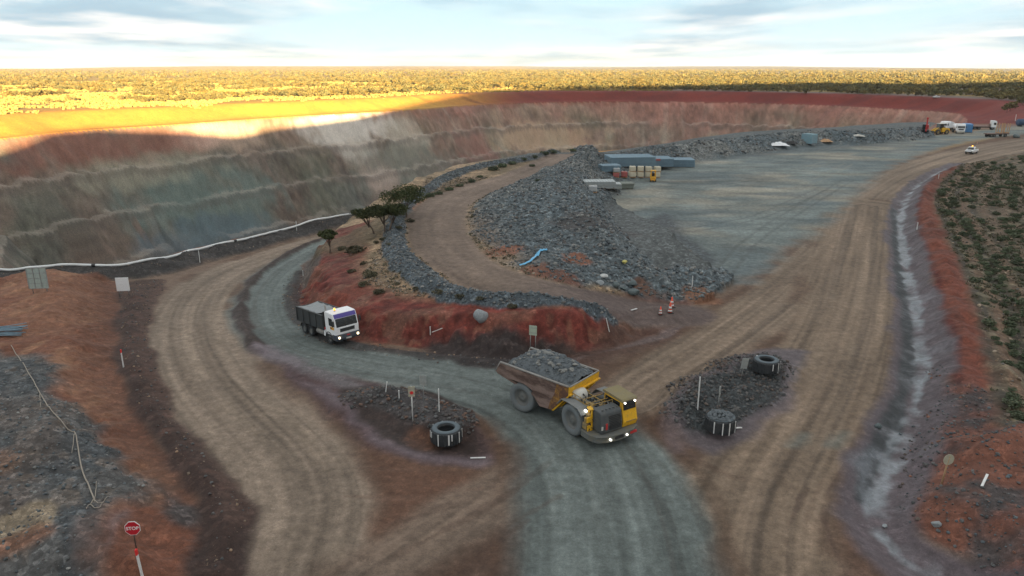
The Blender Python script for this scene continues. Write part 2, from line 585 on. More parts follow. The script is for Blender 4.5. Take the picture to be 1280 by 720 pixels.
# --- waste dump, unseen behind the drone: crest shaped to throw the long evening shadow
def shadow_edge():
    pts = []
    for px, py, z in [(0, 192, -13), (70, 166, -9), (120, 161, -8), (215, 164, -10), (300, 171, -16), (345, 160, -12), (440, 147, -12),
                      (520, 128, -6), (590, 114, -1), (700, 111.0, 0), (830, 109.5, 0), (960, 106, 0)]:
        pts.append(PA(px, py, z))
    pts.append((400, 850, 2)); pts.append((640, 980, 2))
    return np.array(pts)
ed = shadow_edge()
es = ed[:, :2] @ LPER; et = ed[:, :2] @ LDIR
T0 = 140.0
crest_h = ed[:, 2] + (et + T0) * math.tan(SUN_EL)
o_ = np.argsort(es)
S = X * LPER[0] + Y * LPER[1]; T = X * LDIR[0] + Y * LDIR[1]
Hs = np.interp(S, es[o_], crest_h[o_])
tt = -T
prof = sstep(T0 - 95, T0, tt) * 0 + np.clip((tt - (T0 - 95)) / 95, 0, 1) ** 1.0 * sstep(T0 + 260, T0 + 120, tt)
prof *= sstep(-480, -300, S) * sstep(1500, 1250, S)
hill = Hs * prof
Z += hill

# distant low hills on the horizon
rr = np.hypot(X, Y)
Z += 24 * sstep(5200, 7500, rr) * np.clip(fbm(X, Y, 2600, 3, 113) + .35, 0, 1) * (Y > 0)

# micro relief
calm = np.clip(1 - on_ramp, 0, 1)
Z += near * 0.02 * fbm(X, Y, .5, 3, 115)

Z = Z.astype(np.float32)
GZ = Z.reshape(NR, NA)


def ground(x, y):
    """terrain height at points (bilinear on the polar grid)"""
    x = np.asarray(x, float); y = np.asarray(y, float)
    r = np.hypot(x, y); a = np.arctan2(x, y)
    i = np.clip(np.searchsorted(RR, r) - 1, 0, NR - 2); j = np.clip(np.searchsorted(AZ, a) - 1, 0, NA - 2)
    u = np.clip((r - RR[i]) / (RR[i + 1] - RR[i]), 0, 1); v = np.clip((a - AZ[j]) / (AZ[j + 1] - AZ[j]), 0, 1)
    return ((GZ[i, j] * (1 - u) + GZ[i + 1, j] * u) * (1 - v) + (GZ[i, j + 1] * (1 - u) + GZ[i + 1, j + 1] * u) * v)


def hit(px, py):
    """the point of the terrain seen at a photo pixel"""
    dx, dy, dz = ray(px, py)
    a = math.atan2(dx, dy); hl = math.hypot(dx, dy)
    j = int(np.clip(np.searchsorted(AZ, a) - 1, 0, NA - 2)); v = (a - AZ[j]) / (AZ[j + 1] - AZ[j])
    prof_ = GZ[:, j] * (1 - v) + GZ[:, j + 1] * v
    zr = CAM_H + RR * dz / hl
    m = np.nonzero((zr <= prof_) & (RR > 12))[0]
    i = m[0] if len(m) else NR - 1
    i0 = max(i - 1, 0)
    a0, a1 = zr[i0] - prof_[i0], zr[i] - prof_[i]
    t = a0 / (a0 - a1) if a0 != a1 else 0
    r = RR[i0] + (RR[i] - RR[i0]) * min(max(t, 0), 1)
    x, y = r * math.sin(a), r * math.cos(a)
    return x, y, float(ground(x, y))


def spot(px, py, sink=0.0):
    x, y, z = hit(px, py)
    return (x, y, z - sink)

# ------------------------------------------------------------------ colours (albedo of what lies there)
C = np.zeros((len(X), 3), np.float32)
PEB = np.zeros(len(X), np.float32)      # stoniness
RGH = np.full(len(X), 0.9, np.float32)  # roughness

def paint(m, col, peb=None, rough=None):
    ix = np.nonzero(m > 0.004)[0]
    mm_ = m[ix].astype(np.float32)
    C[ix] += (np.asarray(col, np.float32) - C[ix]) * mm_[:, None]
    if peb is not None:
        PEB[ix] += (peb - PEB[ix]) * mm_
    if rough is not None:
        RGH[ix] += (rough - RGH[ix]) * mm_

USE_HIT = True

BROWN = (0.190, 0.150, 0.118); GREY = (0.132, 0.150, 0.143); DARK = (0.050, 0.036, 0.032); PURPLE = (0.105, 0.080, 0.082)
RED = (0.150, 0.041, 0.032); ORANGE = (0.205, 0.105, 0.070); TAN = (0.27, 0.195, 0.13); ROCK = (0.098, 0.118, 0.127); PAD = (0.148, 0.172, 0.166)
RUST = (0.135, 0.075, 0.052)

C[:] = (0.16, 0.115, 0.088)
# far plain: orange soil, thin grass
n1 = fbm(X, Y, 60, 4, 201)
paint(sstep(200, 240, rr) * far, (0.29, 0.205, 0.078))
paint(sstep(-.1, .6, n1) * (rr > 420), (0.25, 0.20, 0.075))
# pit margin, stripped red soil; orange left with sunlit yellow painted in
marg = sstep(75, 30, dpit + 8 * wob2) * (dpit > -1) * far
paint(marg * .9, (0.46, 0.25, 0.06))
paint(marg * sstep(-.2, .5, fbm(X * .6, Y, 30, 4, 206)) * .45, (0.42, 0.19, 0.055))
paint(marg * sstep(-70, 40, X + .2 * (Y - 560)), (0.17, 0.034, 0.026))
paint(marg * sstep(-120, -40, X) * sstep(.1, .6, fbm(X * .35, Y, 12, 3, 203)) * .55, (0.11, 0.024, 0.021))
paint(sstep(28, 40, dpit) * sstep(75, 60, dpit) * far * sstep(60, 200, X) * .8, (0.15, 0.13, 0.12))

# pit walls
pz = Z
strat = pz + 6.0 * fbm(upit, pz * 1.5, 34, 4, 211) 
wall = pit_in.astype(np.float32)
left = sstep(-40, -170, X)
streak = fbm(upit, pz * .10 + .25 * upit, 5.5, 4, 213)
streak2 = fbm(upit + pz * .9, pz * .12, 9, 4, 214)
paint(wall, (0.34, 0.235, 0.175))
paint(wall * sstep(-12, -40, strat) * .8, (0.27, 0.235, 0.185))
paint(wall * sstep(-13, -9, strat), (0.27, 0.12, 0.085))
paint(wall * sstep(40, 140, X) * sstep(-45, -12, strat) * .65, (0.36, 0.17, 0.135))
paint(wall * sstep(-30, -52, strat) * (.4 + .6 * sstep(60, -60, X)) * .9, (0.185, 0.19, 0.165))
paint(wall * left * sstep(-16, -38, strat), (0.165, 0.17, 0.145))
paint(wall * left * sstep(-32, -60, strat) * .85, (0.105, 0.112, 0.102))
paint(wall * sstep(.05, .55, fbm(upit, pz * 1.3, 42, 4, 241)) * (.5 - .35 * left), (0.17, 0.11, 0.085) )
paint(wall * sstep(.1, .6, fbm(upit, pz * 1.3, 38, 4, 242)) * .5 * sstep(-10, -24, pz), (0.13, 0.135, 0.09))
paint(wall * sstep(.2, .7, fbm(upit, pz * 1.4, 30, 4, 243)) * .5, (0.32, 0.20, 0.165))
paint(wall * left * sstep(-30, -14, strat) * .45, (0.26, 0.15, 0.115))
paint(wall * sstep(.05, .8, fbm(upit, pz, 26, 4, 217)) * .5, (0.26, 0.145, 0.115))
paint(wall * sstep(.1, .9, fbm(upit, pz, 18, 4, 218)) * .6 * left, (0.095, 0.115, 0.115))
paint(wall * sstep(.1, .9, streak) * .26, (0.42, 0.36, 0.30))
paint(wall * sstep(.15, .9, -streak) * .3, (0.15, 0.10, 0.085))
paint(wall * sstep(.2, .9, streak2) * .3 * sstep(-10, -30, pz), (0.27, 0.26, 0.20))
fr1 = fbm(upit, pz * .8, 2.6, 4, 244) * .5 + fbm(upit, pz, 7, 4, 245) * .5
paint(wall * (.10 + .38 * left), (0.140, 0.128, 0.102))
paint(wall * (1 - left) * sstep(-.2, .5, fbm(upit, pz, 20, 4, 251)) * .35, (0.30, 0.135, 0.11))
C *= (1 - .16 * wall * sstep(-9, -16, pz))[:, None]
fr2 = fbm(upit, pz * .7, 1.3, 3, 248)
C *= (1 + ((.40 * fr1 + .14 * fr2) * wall)[:, None])

def blob(px, py, rx, rz, seed, col, amt):
    """a patch of other rock on the pit wall, round the wall point seen there"""
    global C
    hx, hy, hz = hit(px, py)
    t = ((X - hx) ** 2 + (Y - hy) ** 2) / rx ** 2 + (Z - hz) ** 2 / rz ** 2
    m = sstep(1.3, .2, t + .55 * fbm(upit, Z, 7, 4, seed)) * wall * amt
    paint(m, col)
blob(438, 158, 40, 12, 221, (0.55, 0.50, 0.45), .85)
blob(432, 178, 22, 18, 222, (0.50, 0.46, 0.41), .6)
blob(505, 165, 22, 14, 223, (0.42, 0.38, 0.32), .6)
blob(285, 168, 28, 9, 224, (0.48, 0.36, 0.28), .6)
blob(250, 170, 20, 8, 225, (0.46, 0.30, 0.24), .6)
blob(130, 185, 60, 9, 226, (0.24, 0.10, 0.075), .6)
blob(520, 215, 45, 20, 227, (0.19, 0.20, 0.17), .55)
blob(600, 195, 28, 22, 228, (0.25, 0.12, 0.10), .55)
blob(680, 175, 60, 18, 229, (0.43, 0.32, 0.22), .6)
blob(260, 250, 50, 18, 230, (0.13, 0.17, 0.155), .7)
blob(270, 300, 45, 12, 231, (0.10, 0.135, 0.155), .7)
blob(180, 215, 50, 8, 232, (0.27, 0.26, 0.20), .5)
blob(475, 220, 14, 16, 233, (0.36, 0.29, 0.25), .6)
# berm tops paler, a darker strip where the next face starts
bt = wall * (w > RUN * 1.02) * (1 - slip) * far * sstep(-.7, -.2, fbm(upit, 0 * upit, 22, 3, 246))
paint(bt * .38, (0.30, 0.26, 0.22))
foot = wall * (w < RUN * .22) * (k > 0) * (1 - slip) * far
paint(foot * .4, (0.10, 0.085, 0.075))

# near side of the pit, dark gravel edge
edge = sstep(9, 3, dpit) * (dpit > -3) * (1 - far)
paint(edge * (X < 0), (0.085, 0.078, 0.072), peb=.6)
paint(edge * (X < -42) * sstep(.0, .5, wob2 + .3), (0.20, 0.07, 0.045))
paint(sstep(3.4, 2.2, d7 + .4 * wob) * (1 - lb), (0.060, 0.056, 0.054), peb=.6)

# traffic areas -------------------------------------------------------------
JUNC = [(330, 430), (400, 450), (520, 470), (620, 450), (700, 455), (770, 447), (830, 420), (880, 392), (930, 358), (990, 312), (1050, 264), (1110, 216), (1200, 182), (1330, 160),
        (1400, 172), (1290, 196), (1200, 212), (1150, 230), (1124, 256), (1116, 300), (1118, 350), (1114, 410), (1092, 480), (1060, 560), (1062, 620), (1100, 690), (1150, 790), (300, 790), (300, 640), (262, 560), (400, 520)]
paint(inside(JUNC, .9, .6), (0.118, 0.074, 0.052), peb=.2)
junc_m = inside(JUNC, .9, .6)
# reddish damp ground between the wheel tracks
paint(inside([(440, 560), (500, 570), (590, 585), (650, 575), (668, 590), (560, 640), (480, 690), (430, 740), (415, 700), (440, 640)], 1.2, .6), RUST)
paint(inside([(640, 640), (660, 720), (660, 800), (470, 800), (540, 700), (600, 655)], 1.0, .5), (0.105, 0.068, 0.052))
paint(inside([(1040, 590), (1085, 640), (1130, 700), (1200, 800), (900, 800), (950, 690), (1000, 620)], 1.2, .6), (0.12, 0.075, 0.056))

def lane(px_pts, w, col, amt=1.0, soft=.7, seed=0, streaks=.6, dz=0.0, pts=None):
    """a driven track: worn colour with streaks that follow it"""
    p = pts if pts is not None else W(px_pts, dz)
    d, u, v = sdf(p, X, Y, False, max(w) + 8, want_u=True)
    tot = max(u.max(), 1)
    wloc = np.interp(u / tot, np.linspace(0, 1, len(w)), w).astype(np.float32)
    m = sstep(soft, -soft, d - wloc + .35 * wob) * amt
    paint(m, col, peb=.12)
    s = fbm(v * 1.0 + .15 * wob, u * .035, 1.1, 3, 300 + seed) * .8 + fbm(v, u * .02, .32, 2, 320 + seed) * .65 + .25 * fbm(X, Y, 7, 3, 340 + seed)
    global C
    C *= (1 + (streaks * s * m * .42)[:, None])
    # ruts: thin dark lines
    rut = sstep(.5, .95, fbm(v * 1.6, u * .012, 1.0, 2, 360 + seed)) * m
    paint(rut * .5 * streaks, (0.07, 0.056, 0.048))
    edge_ = sstep(-1.3, -.2, d - wloc + .5 * wob) * sstep(1.5, .4, d - wloc + .35 * wob) * amt
    paint(edge_ * .5 * sstep(-.3, .4, fbm(u, v, 6, 3, 380 + seed)), (0.095, 0.055, 0.038))
    return m

LL = [(330, 800), (350, 700), (372, 640), (355, 580), (305, 525), (258, 470), (238, 420), (243, 380), (275, 347), (330, 323), (400, 303), (470, 285), (520, 270), (560, 250)]
lane(LL, [4.0, 4.2, 4.0, 3.7, 3.6, 3.6, 3.4, 3.2], BROWN, seed=1, streaks=.55)
LR = [(1330, 172), (1230, 190), (1150, 216), (1085, 258), (1040, 310), (975, 370), (900, 425), (830, 470), (790, 500)]
lane(LR, [9, 8.5, 8, 7.5, 6.5, 5.0, 3.6, 3.0], (0.188, 0.143, 0.108), seed=2)
LR2 = [(1085, 258), (1075, 320), (1062, 390), (1030, 470), (985, 550), (950, 610), (930, 680), (925, 790)]
lane(LR2, [7.5, 6.5, 5.4, 4.4, 4.0, 4.4], (0.186, 0.140, 0.104), seed=3)
DG = [(395, 800), (450, 735), (520, 685), (600, 630), (660, 585), (720, 545)]
lane(DG, [2.2, 2.2, 2.2, 1.8, 1.4], (0.165, 0.125, 0.098), seed=4, amt=.9)
BL = [(560, 262), (500, 277), (440, 295), (375, 326), (338, 362), (335, 398), (370, 430), (450, 453), (550, 468), (640, 490), (705, 530), (745, 590), (765, 660), (775, 760), (778, 800)]
lane(BL, [1.5, 2.4, 2.8, 3.4, 3.6, 3.4, 3.4, 3.5, 3.6, 4.2, 4.8, 5.0], GREY, seed=5, streaks=.5)
def track(px_pts, w, col, amt, seed=1, gauge=None):
    d, u, v = sdf(WP(px_pts), X, Y, False, 6, want_u=True)
    n_ = sstep(-.5, .3, fbm(u, v * 0, 5, 3, seed))
    if gauge:
        d = np.abs(np.abs(v) - gauge / 2)
    paint(sstep(w, w * .3, d + .2 * wob + .12 * fine) * n_ * amt * .6 * (d < 5), col)

# wheel marks that cut across the junction
for i, (tr, w_, c_, a_) in enumerate([
    ([(410, 760), (470, 710), (560, 660), (640, 615), (690, 575)], .3, (0.085, 0.055, 0.042), .6), ([(440, 780), (520, 720), (610, 670), (700, 620)], .3, (0.09, 0.06, 0.045), .5),
    ([(430, 620), (520, 622), (600, 610)], .25, (0.16, 0.10, 0.075), .5), ([(440, 585), (520, 588), (600, 584)], .25, (0.15, 0.095, 0.072), .5),
    ([(470, 660), (540, 640), (610, 615)], .3, (0.07, 0.045, 0.035), .6), ([(540, 720), (600, 690), (660, 650)], .3, (0.07, 0.044, 0.034), .6),
    ([(820, 440), (870, 420), (940, 380), (1010, 330)], .35, (0.10, 0.068, 0.05), .5), ([(790, 470), (850, 450), (930, 410), (1000, 360)], .35, (0.10, 0.066, 0.05), .5),
    ([(800, 560), (845, 600), (880, 660), (895, 740)], .3, (0.07, 0.066, 0.058), .6), ([(770, 560), (815, 610), (845, 670), (858, 740)], .25, (0.075, 0.078, 0.072), .6),
    ([(820, 540), (880, 580), (940, 600), (1000, 590)], .4, (0.09, 0.055, 0.04), .6), ([(845, 560), (880, 595), (900, 640), (905, 720)], .5, (0.10, 0.068, 0.048), .6),
    ([(1075, 560), (1050, 600), (1060, 650), (1100, 720)], .3, (0.075, 0.048, 0.04), .7), ([(1090, 575), (1068, 620), (1085, 670), (1130, 730)], .2, (0.22, 0.19, 0.18), .5), ([(1050, 590), (1030, 630), (1040, 680), (1070, 740)], .3, (0.08, 0.05, 0.042), .7),
    ([(1030, 600), (1008, 650), (1012, 700), (1030, 750)], .3, (0.17, 0.12, 0.09), .5), ([(1010, 610), (985, 660), (985, 720)], .25, (0.08, 0.05, 0.04), .6), ([(1100, 600), (1085, 640), (1110, 690), (1150, 740)], .25, (0.20, 0.18, 0.18), .5)]):
    track(tr, w_, c_, a_, 900 + i)
for i, (tr, c_, a_) in enumerate([
    ([(720, 560), (745, 610), (752, 680), (752, 780)], (0.085, 0.092, 0.086), .5), ([(690, 545), (715, 600), (720, 680), (715, 780)], (0.19, 0.20, 0.185), .35), ([(400, 452), (520, 470), (640, 500), (700, 545)], (0.085, 0.09, 0.085), .5),
    ([(330, 395), (345, 425), (430, 458), (560, 480)], (0.19, 0.20, 0.19), .3), ([(345, 770), (365, 690), (368, 630), (345, 570), (290, 510), (245, 455), (232, 410)], (0.12, 0.088, 0.065), .5),
    ([(390, 700), (395, 630), (365, 560), (310, 505), (265, 450), (252, 400), (280, 355)], (0.27, 0.215, 0.16), .4), ([(1000, 600), (1040, 520), (1075, 420), (1090, 330), (1095, 260)], (0.13, 0.09, 0.062), .5),
    ([(960, 620), (1005, 540), (1045, 440), (1062, 340), (1075, 270)], (0.25, 0.20, 0.155), .4), ([(830, 450), (930, 385), (1020, 305), (1075, 250), (1150, 205)], (0.25, 0.20, 0.155), .35), ([(860, 455), (950, 395), (1040, 320), (1090, 262), (1180, 205)], (0.125, 0.088, 0.062), .5)]):
    track(tr, .45, c_, a_ * .6, 930 + i, 2.3)
# pale oil-damp patches on the right lane
for (a, b) in ((998, 550), (1048, 548)):
    paint(inside([(a - 14, b + 8), (a + 2, b - 9), (a + 16, b - 8), (a + 2, b + 9)], .5, .3) * .5, (0.15, 0.17, 0.155))

# the pad -------------------------------------------------------------------
PADP = [(750, 262), (745, 226), (775, 198), (860, 182), (1000, 169), (1150, 161), (1330, 152), (1330, 160), (1200, 178), (1110, 210), (1055, 255), (995, 306), (930, 350), (895, 350), (850, 312), (800, 286)]
pad = inside(PADP, 2.2, 1.2)
paint(pad * .95, PAD, peb=.2)
sw = fbm(X * .55 + .4 * Y, Y * .9 - .3 * X, 9, 4, 401)
paint(pad * sstep(-.15, .5, sw) * .75, (0.235, 0.215, 0.175))
sw2 = fbm(X * .3 + 1.2 * wob2, Y, 6, 4, 403)
paint(pad * sstep(.0, .6, sw2) * .6, (0.095, 0.118, 0.126))
sw3 = fbm(X * .8 + 2.0 * wob2, Y * 1.6, 4, 4, 405)
C *= (1 + (.22 * sw3 * pad)[:, None])
padfar = inside([(860, 184), (1000, 170), (1150, 161.5), (1165, 170), (1060, 184), (1000, 190), (900, 200), (860, 198)], 3, 2)
paint(padfar * .6, (0.080, 0.098, 0.112), peb=.4)
paint(inside([(770, 270), (830, 268), (850, 285), (880, 310), (900, 345), (880, 340), (830, 305), (795, 285)], 1.2, 1.0) * .75, (0.075, 0.082, 0.09), peb=.6)
# swirling wheel tracks on the pad
for i, tr in enumerate([[(800, 250), (860, 262), (930, 258), (1000, 235), (1060, 205)], [(820, 290), (880, 285), (950, 270), (1030, 235)], [(790, 240), (870, 235), (960, 222), (1080, 190)],
                        [(905, 340), (935, 305), (985, 270), (1060, 225)], [(880, 215), (960, 205), (1060, 180)]]):
    d_, u_, v_ = sdf(W(tr), X, Y, False, 6, want_u=True)
    for off in (-.95, .95):
        paint(sstep(.42, .1, np.abs(v_ - off) + .1 * wob) * sstep(5.8, 5, d_) * .35 * pad, (0.085, 0.09, 0.088) if i % 2 else (0.21, 0.20, 0.17))

# mound -----------------------------------------------------------------------
mnd = sstep(.3, -.6, dT)
paint(mnd, TAN, peb=.55)
paint(mnd * sstep(-.1, .5, fbm(X, Y, 4, 4, 411)) * .55, (0.155, 0.115, 0.075), peb=.6)
paint(mnd * sstep(.1, .7, fbm(X, Y, 1.4, 4, 412)) * .5, (0.095, 0.088, 0.06))
cut = sstep(5.4 + 3.6 * lefty, 3.6 + 2.2 * lefty, -dT + .9 * wob + 1.2 * wob2) * mnd * sstep(30, 10, X) 
redside = sstep(.2, -.2, np.abs(0) + (X - 22) * .06) * (Y < 100)
redcol = np.array(RED, np.float32)[None] * (1 + .28 * gully + .18 * fbm(X, Y, .8, 3, 413))[:, None]
mm = (cut * redside)[:, None]; C = C * (1 - mm) + redcol * mm; PEB[:] = PEB * (1 - mm[:, 0]) + .35 * mm[:, 0]
# dusty and clotted patches on the cut
paint(cut * redside * sstep(.0, .6, fbm(X, Y, 2.5, 4, 414)) * .6, (0.12, 0.052, 0.042))
paint(cut * redside * sstep(.1, .6, fbm(X, Y, 5, 4, 416)) * .5, (0.20, 0.062, 0.040))
paint(cut * redside * sstep(.35, .8, fbm(X, Y, 1.0, 3, 415)) * .5, (0.22, 0.115, 0.08))
paint(cut * redside * sstep(.05, .5, fbm(X * 1.3, Y * 1.3, 2.0, 4, 417)) * .45, (0.16, 0.098, 0.070), peb=.6)
# dark foot below the right part of the cut
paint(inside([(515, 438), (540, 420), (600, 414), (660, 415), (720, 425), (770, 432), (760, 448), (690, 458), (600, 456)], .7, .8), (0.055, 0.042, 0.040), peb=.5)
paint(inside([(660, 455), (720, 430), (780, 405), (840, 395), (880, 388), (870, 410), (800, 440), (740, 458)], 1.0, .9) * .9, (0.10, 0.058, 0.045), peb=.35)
paint(stroke([(640, 458), (700, 452), (770, 436), (830, 420), (870, 400)], .35, .3, .5) * .7, (0.15, 0.12, 0.115))
paint(sstep(2.8, 1.2, d5 + .5 * wob), (0.125, 0.066, 0.044), peb=.3)
paint(inside([(378, 335), (392, 318), (402, 322), (388, 345), (378, 362), (372, 355)], .5, .3), (0.11, 0.09, 0.08))
# scrub band along the pit edge
paint(inside([(545, 250), (600, 225), (690, 190), (700, 186), (610, 214), (550, 236), (505, 250), (470, 275), (400, 310), (420, 318), (470, 300)], 1.0, 1.2) * .8, (0.13, 0.10, 0.065), peb=.5)
paint(inside([(515, 258), (535, 249), (552, 250), (545, 262), (525, 268)], .8, .5, dz=2.5), (0.36, 0.15, 0.08))

# ramp road, windrow, pile
paint(mnd * sstep(150, 165, Y), (0.10, 0.108, 0.108), peb=.8)
paint(mnd * (vP > 0) * (dP < 21.9), (0.10, 0.108, 0.108), peb=.7)
paint(rock_pile * sstep(.0, 1.0, 1 - .0 * X), ROCK, peb=1.0, rough=.8)
paint(rock_pile * sstep(-.1, .6, fbm(X, Y, 8, 4, 421)) * .5, (0.135, 0.142, 0.138))
paint(rock_pile * sstep(.2, .8, fbm(X, Y, 3, 4, 422)) * .4, (0.07, 0.085, 0.096))
paint(rock_pile * sstep(88, 110, Y) * sstep(-.2, .5, fbm(X, Y, 10, 4, 424)) * .6, (0.17, 0.165, 0.15))
paint(rock_pile * sstep(.3, .9, fbm(X, Y, .6, 3, 423)) * .5, (0.19, 0.20, 0.20))
paint(rock_pile * sstep(8.5, 4.5, dR) * (Y < 100) * sstep(0.0, .5, wob2 + .25) * .8, (0.16, 0.115, 0.085), peb=.7)
def earth(px, py, r, col, amt=.95, seed=1):
    hx, hy, hz = hit(px, py)
    m = sstep(r, r * .5, np.hypot(X - hx, Y - hy) + r * .5 * fbm(X, Y, r * .9, 4, seed)) * amt
    paint(m, col, peb=.3)
earth(632, 312, 3.4, (0.20, 0.095, 0.065), seed=431)
earth(668, 338, 2.0, (0.17, 0.085, 0.06), seed=432)
earth(700, 345, 2.2, (0.15, 0.075, 0.055), seed=433)
earth(722, 325, 1.8, (0.22, 0.10, 0.065), seed=434)
earth(808, 362, 1.8, (0.13, 0.075, 0.055), seed=435)
earth(872, 368, 2.2, (0.19, 0.10, 0.065), seed=436)
earth(740, 275, 4.5, (0.07, 0.062, 0.06), amt=.8, seed=437)
paint(on_ramp * sstep(20, 14, X + 0 * Y + 100 * (Y < 0)) * .0, BROWN)
m_r = on_ramp
paint(m_r, (0.165, 0.125, 0.10), peb=.15)
rs = fbm(vR * 1.0, uR * .03, 1.0, 3, 441) * .6 + .4 * fbm(X, Y, 5, 3, 442)
C *= (1 + (.3 * rs * m_r)[:, None])
paint(m_r * sstep(ramp_pts[6][0] - 2, ramp_pts[8][0], X) * (Y < 90) * .8, (0.105, 0.080, 0.076))
paint(rock_wind, (0.080, 0.096, 0.108), peb=1.0, rough=.8)
paint(rock_wind * sstep(.2, .9, fbm(X, Y, .7, 3, 443)) * .5, (0.16, 0.165, 0.16))

# left bank
lbm = sstep(.6, -.2, dL)
paint(lbm, ORANGE, peb=.3)
paint(lbm * sstep(-.2, .5, fbm(X, Y, 5, 4, 451)) * .6, (0.16, 0.066, 0.044))
paint(lbm * sstep(.1, .7, fbm(X * 2.0, Y * .8, 2.4, 4, 452)) * .5, (0.28, 0.165, 0.105))
paint(lbm * sstep(4.5, .5, -dL + wob) * .75, (0.125, 0.062, 0.043))
GR = [(-200, 452), (20, 440), (60, 452), (78, 490), (130, 530), (148, 560), (150, 590), (190, 600), (200, 625), (165, 640), (140, 650), (130, 690), (110, 790), (-300, 790)]
gr = inside(GR, 1.0, 1.4)
paint(gr * .92, (0.098, 0.104, 0.104), peb=.8)
paint(gr * sstep(.1, .6, fbm(X, Y, 4.5, 4, 455)) * .5, (0.125, 0.095, 0.08))
paint(gr * sstep(.0, .6, fbm(X, Y, 2.6, 4, 453)) * .55, (0.062, 0.074, 0.083))
paint(gr * sstep(.35, .8, fbm(X, Y, 1.0, 4, 454)) * .5, (0.16, 0.125, 0.10))
paint(inside([(-80, 660), (0, 650), (62, 625), (66, 655), (20, 672), (-60, 700)], .3, .5, dz=1.6), (0.21, 0.17, 0.125))
paint(inside([(-80, 690), (0, 676), (60, 655), (75, 662), (30, 690), (-60, 715)], .4, .5, dz=1.6) * .75, (0.19, 0.095, 0.062))
paint(inside([(-40, 560), (10, 560), (14, 585), (-40, 600)], .5, .5, dz=1.6) * .6, (0.19, 0.11, 0.075))
paint(inside([(130, 640), (150, 625), (190, 632), (250, 680), (240, 720), (150, 730), (135, 690)], .6, .7, dz=1.6), (0.17, 0.075, 0.05), peb=.4)
paint(inside([(136, 640), (158, 632), (170, 640), (150, 662), (136, 680)], .4, .5, dz=1.6) * .6, (0.17, 0.15, 0.155))
paint(inside([(200, 612), (245, 625), (258, 640), (235, 655), (205, 640)], .5, .7, dz=1.2) * .8, (0.07, 0.072, 0.074), peb=.9)
paint(sstep(1.7, .6, d4 + .5 * wob), (0.062, 0.042, 0.037), peb=.35)

# verges, windrows, islands
verge = inside([(160, 352), (205, 350), (192, 385), (188, 435), (206, 490), (246, 545), (288, 592), (304, 640), (290, 700), (270, 780), (240, 780), (268, 690), (262, 640), (225, 590), (180, 525), (158, 470), (150, 410), (148, 365)], .5, .5)
paint(verge * .85, (0.068, 0.042, 0.035), peb=.4)
paint(verge * sstep(0, .6, fbm(X, Y, 1.5, 4, 470)) * .5, (0.12, 0.065, 0.05))
paint(verge * stroke([(205, 352), (183, 395), (185, 440), (202, 490), (240, 545), (285, 600), (300, 645)], .6, .4) * .6, (0.10, 0.062, 0.05))
paint(sstep(1.0, .3, d1 + .4 * wob) * .9, (0.060, 0.042, 0.038), peb=.3)
paint(sstep(1.0, .4, d6 + .4 * wob) * .8, (0.055, 0.047, 0.046), peb=.4)
paint(inside([(320, 430), (350, 446), (420, 466), (470, 480), (540, 498), (600, 525), (620, 565), (600, 582), (530, 578), (470, 555), (420, 520), (365, 475)], .7, .7), (0.090, 0.058, 0.058), peb=.25)
paint(inside([(325, 432), (360, 448), (420, 466), (470, 484), (440, 488), (385, 465), (340, 448)], .5, .5) * .6, (0.15, 0.145, 0.15), rough=.6)
for wl, ww2, a_ in (([(325, 437), (375, 462), (425, 494), (475, 538), (535, 568), (600, 577)], .75, .7), ([(330, 434), (390, 458), (450, 476), (510, 486)], .7, .75), ([(838, 520), (842, 545), (865, 562), (900, 560), (945, 535), (985, 497), (1000, 465)], .6, .5)):
    paint(stroke(wl, ww2, .6, .6) * a_ * sstep(-.6, .3, fbm(X, Y, 4, 4, 480)), (0.150, 0.122, 0.135), peb=.1, rough=.6)
paint(inside([(424, 490), (455, 484), (520, 487), (575, 508), (606, 545), (600, 572), (555, 570), (500, 552), (450, 520)], .5, .6), (0.048, 0.032, 0.028), peb=.5)
paint(sstep(1.9, .8, d2 + .6 * wob), (0.072, 0.066, 0.066), peb=.8)
paint(inside([(518, 540), (540, 543), (548, 560), (530, 562), (515, 552)], .4, .5) * .8, (0.13, 0.065, 0.042))
ISL = [(835, 520), (838, 500), (862, 475), (910, 450), (950, 440), (985, 436), (1012, 440), (1005, 462), (985, 498), (950, 535), (915, 562), (890, 570), (862, 552)]
paint(inside(ISL, .6, .5), (0.12, 0.10, 0.105), peb=.2, rough=.75)
paint(inside([(852, 516), (858, 497), (885, 472), (925, 452), (965, 448), (982, 460), (978, 488), (945, 515), (912, 540), (885, 545), (862, 535)], .5, .7), (0.050, 0.056, 0.058), peb=1.0)
paint(inside([(975, 450), (1000, 448), (1003, 465), (985, 485), (976, 475)], .4, .4) * .5, (0.19, 0.17, 0.175))

# ditch, red bank, right-hand mound, field
paint(sstep(2.7, 1.5, d8 + .6 * wob) * 1.0, (0.118, 0.036, 0.028), peb=.35)
paint(sstep(2.0, .5, d8 + .9 * wob) * sstep(-.1, .5, wob2) * .6, (0.19, 0.062, 0.040))
paint(sstep(3.6, 2.2, d8 + .6 * wob) * sstep(2.2, 2.8, dD + .0 * wob) * .7, (0.19, 0.07, 0.048), peb=.3)
paint(sstep(.1, .6, fbm(X, Y, 3, 4, 461)) * sstep(3.4, 2.0, d8) * .5, (0.10, 0.048, 0.04))
lowbank = inside([(1160, 460), (1200, 470), (1240, 500), (1270, 560), (1350, 620), (1350, 800), (1250, 800), (1180, 700), (1120, 650), (1130, 570), (1150, 510)], 1.0, .9)
paint(lowbank * .95, (0.070, 0.060, 0.060), peb=.6)
paint(lowbank * sstep(0, .6, fbm(X, Y, 2.4, 4, 462)) * .7, (0.16, 0.066, 0.047), peb=.4)
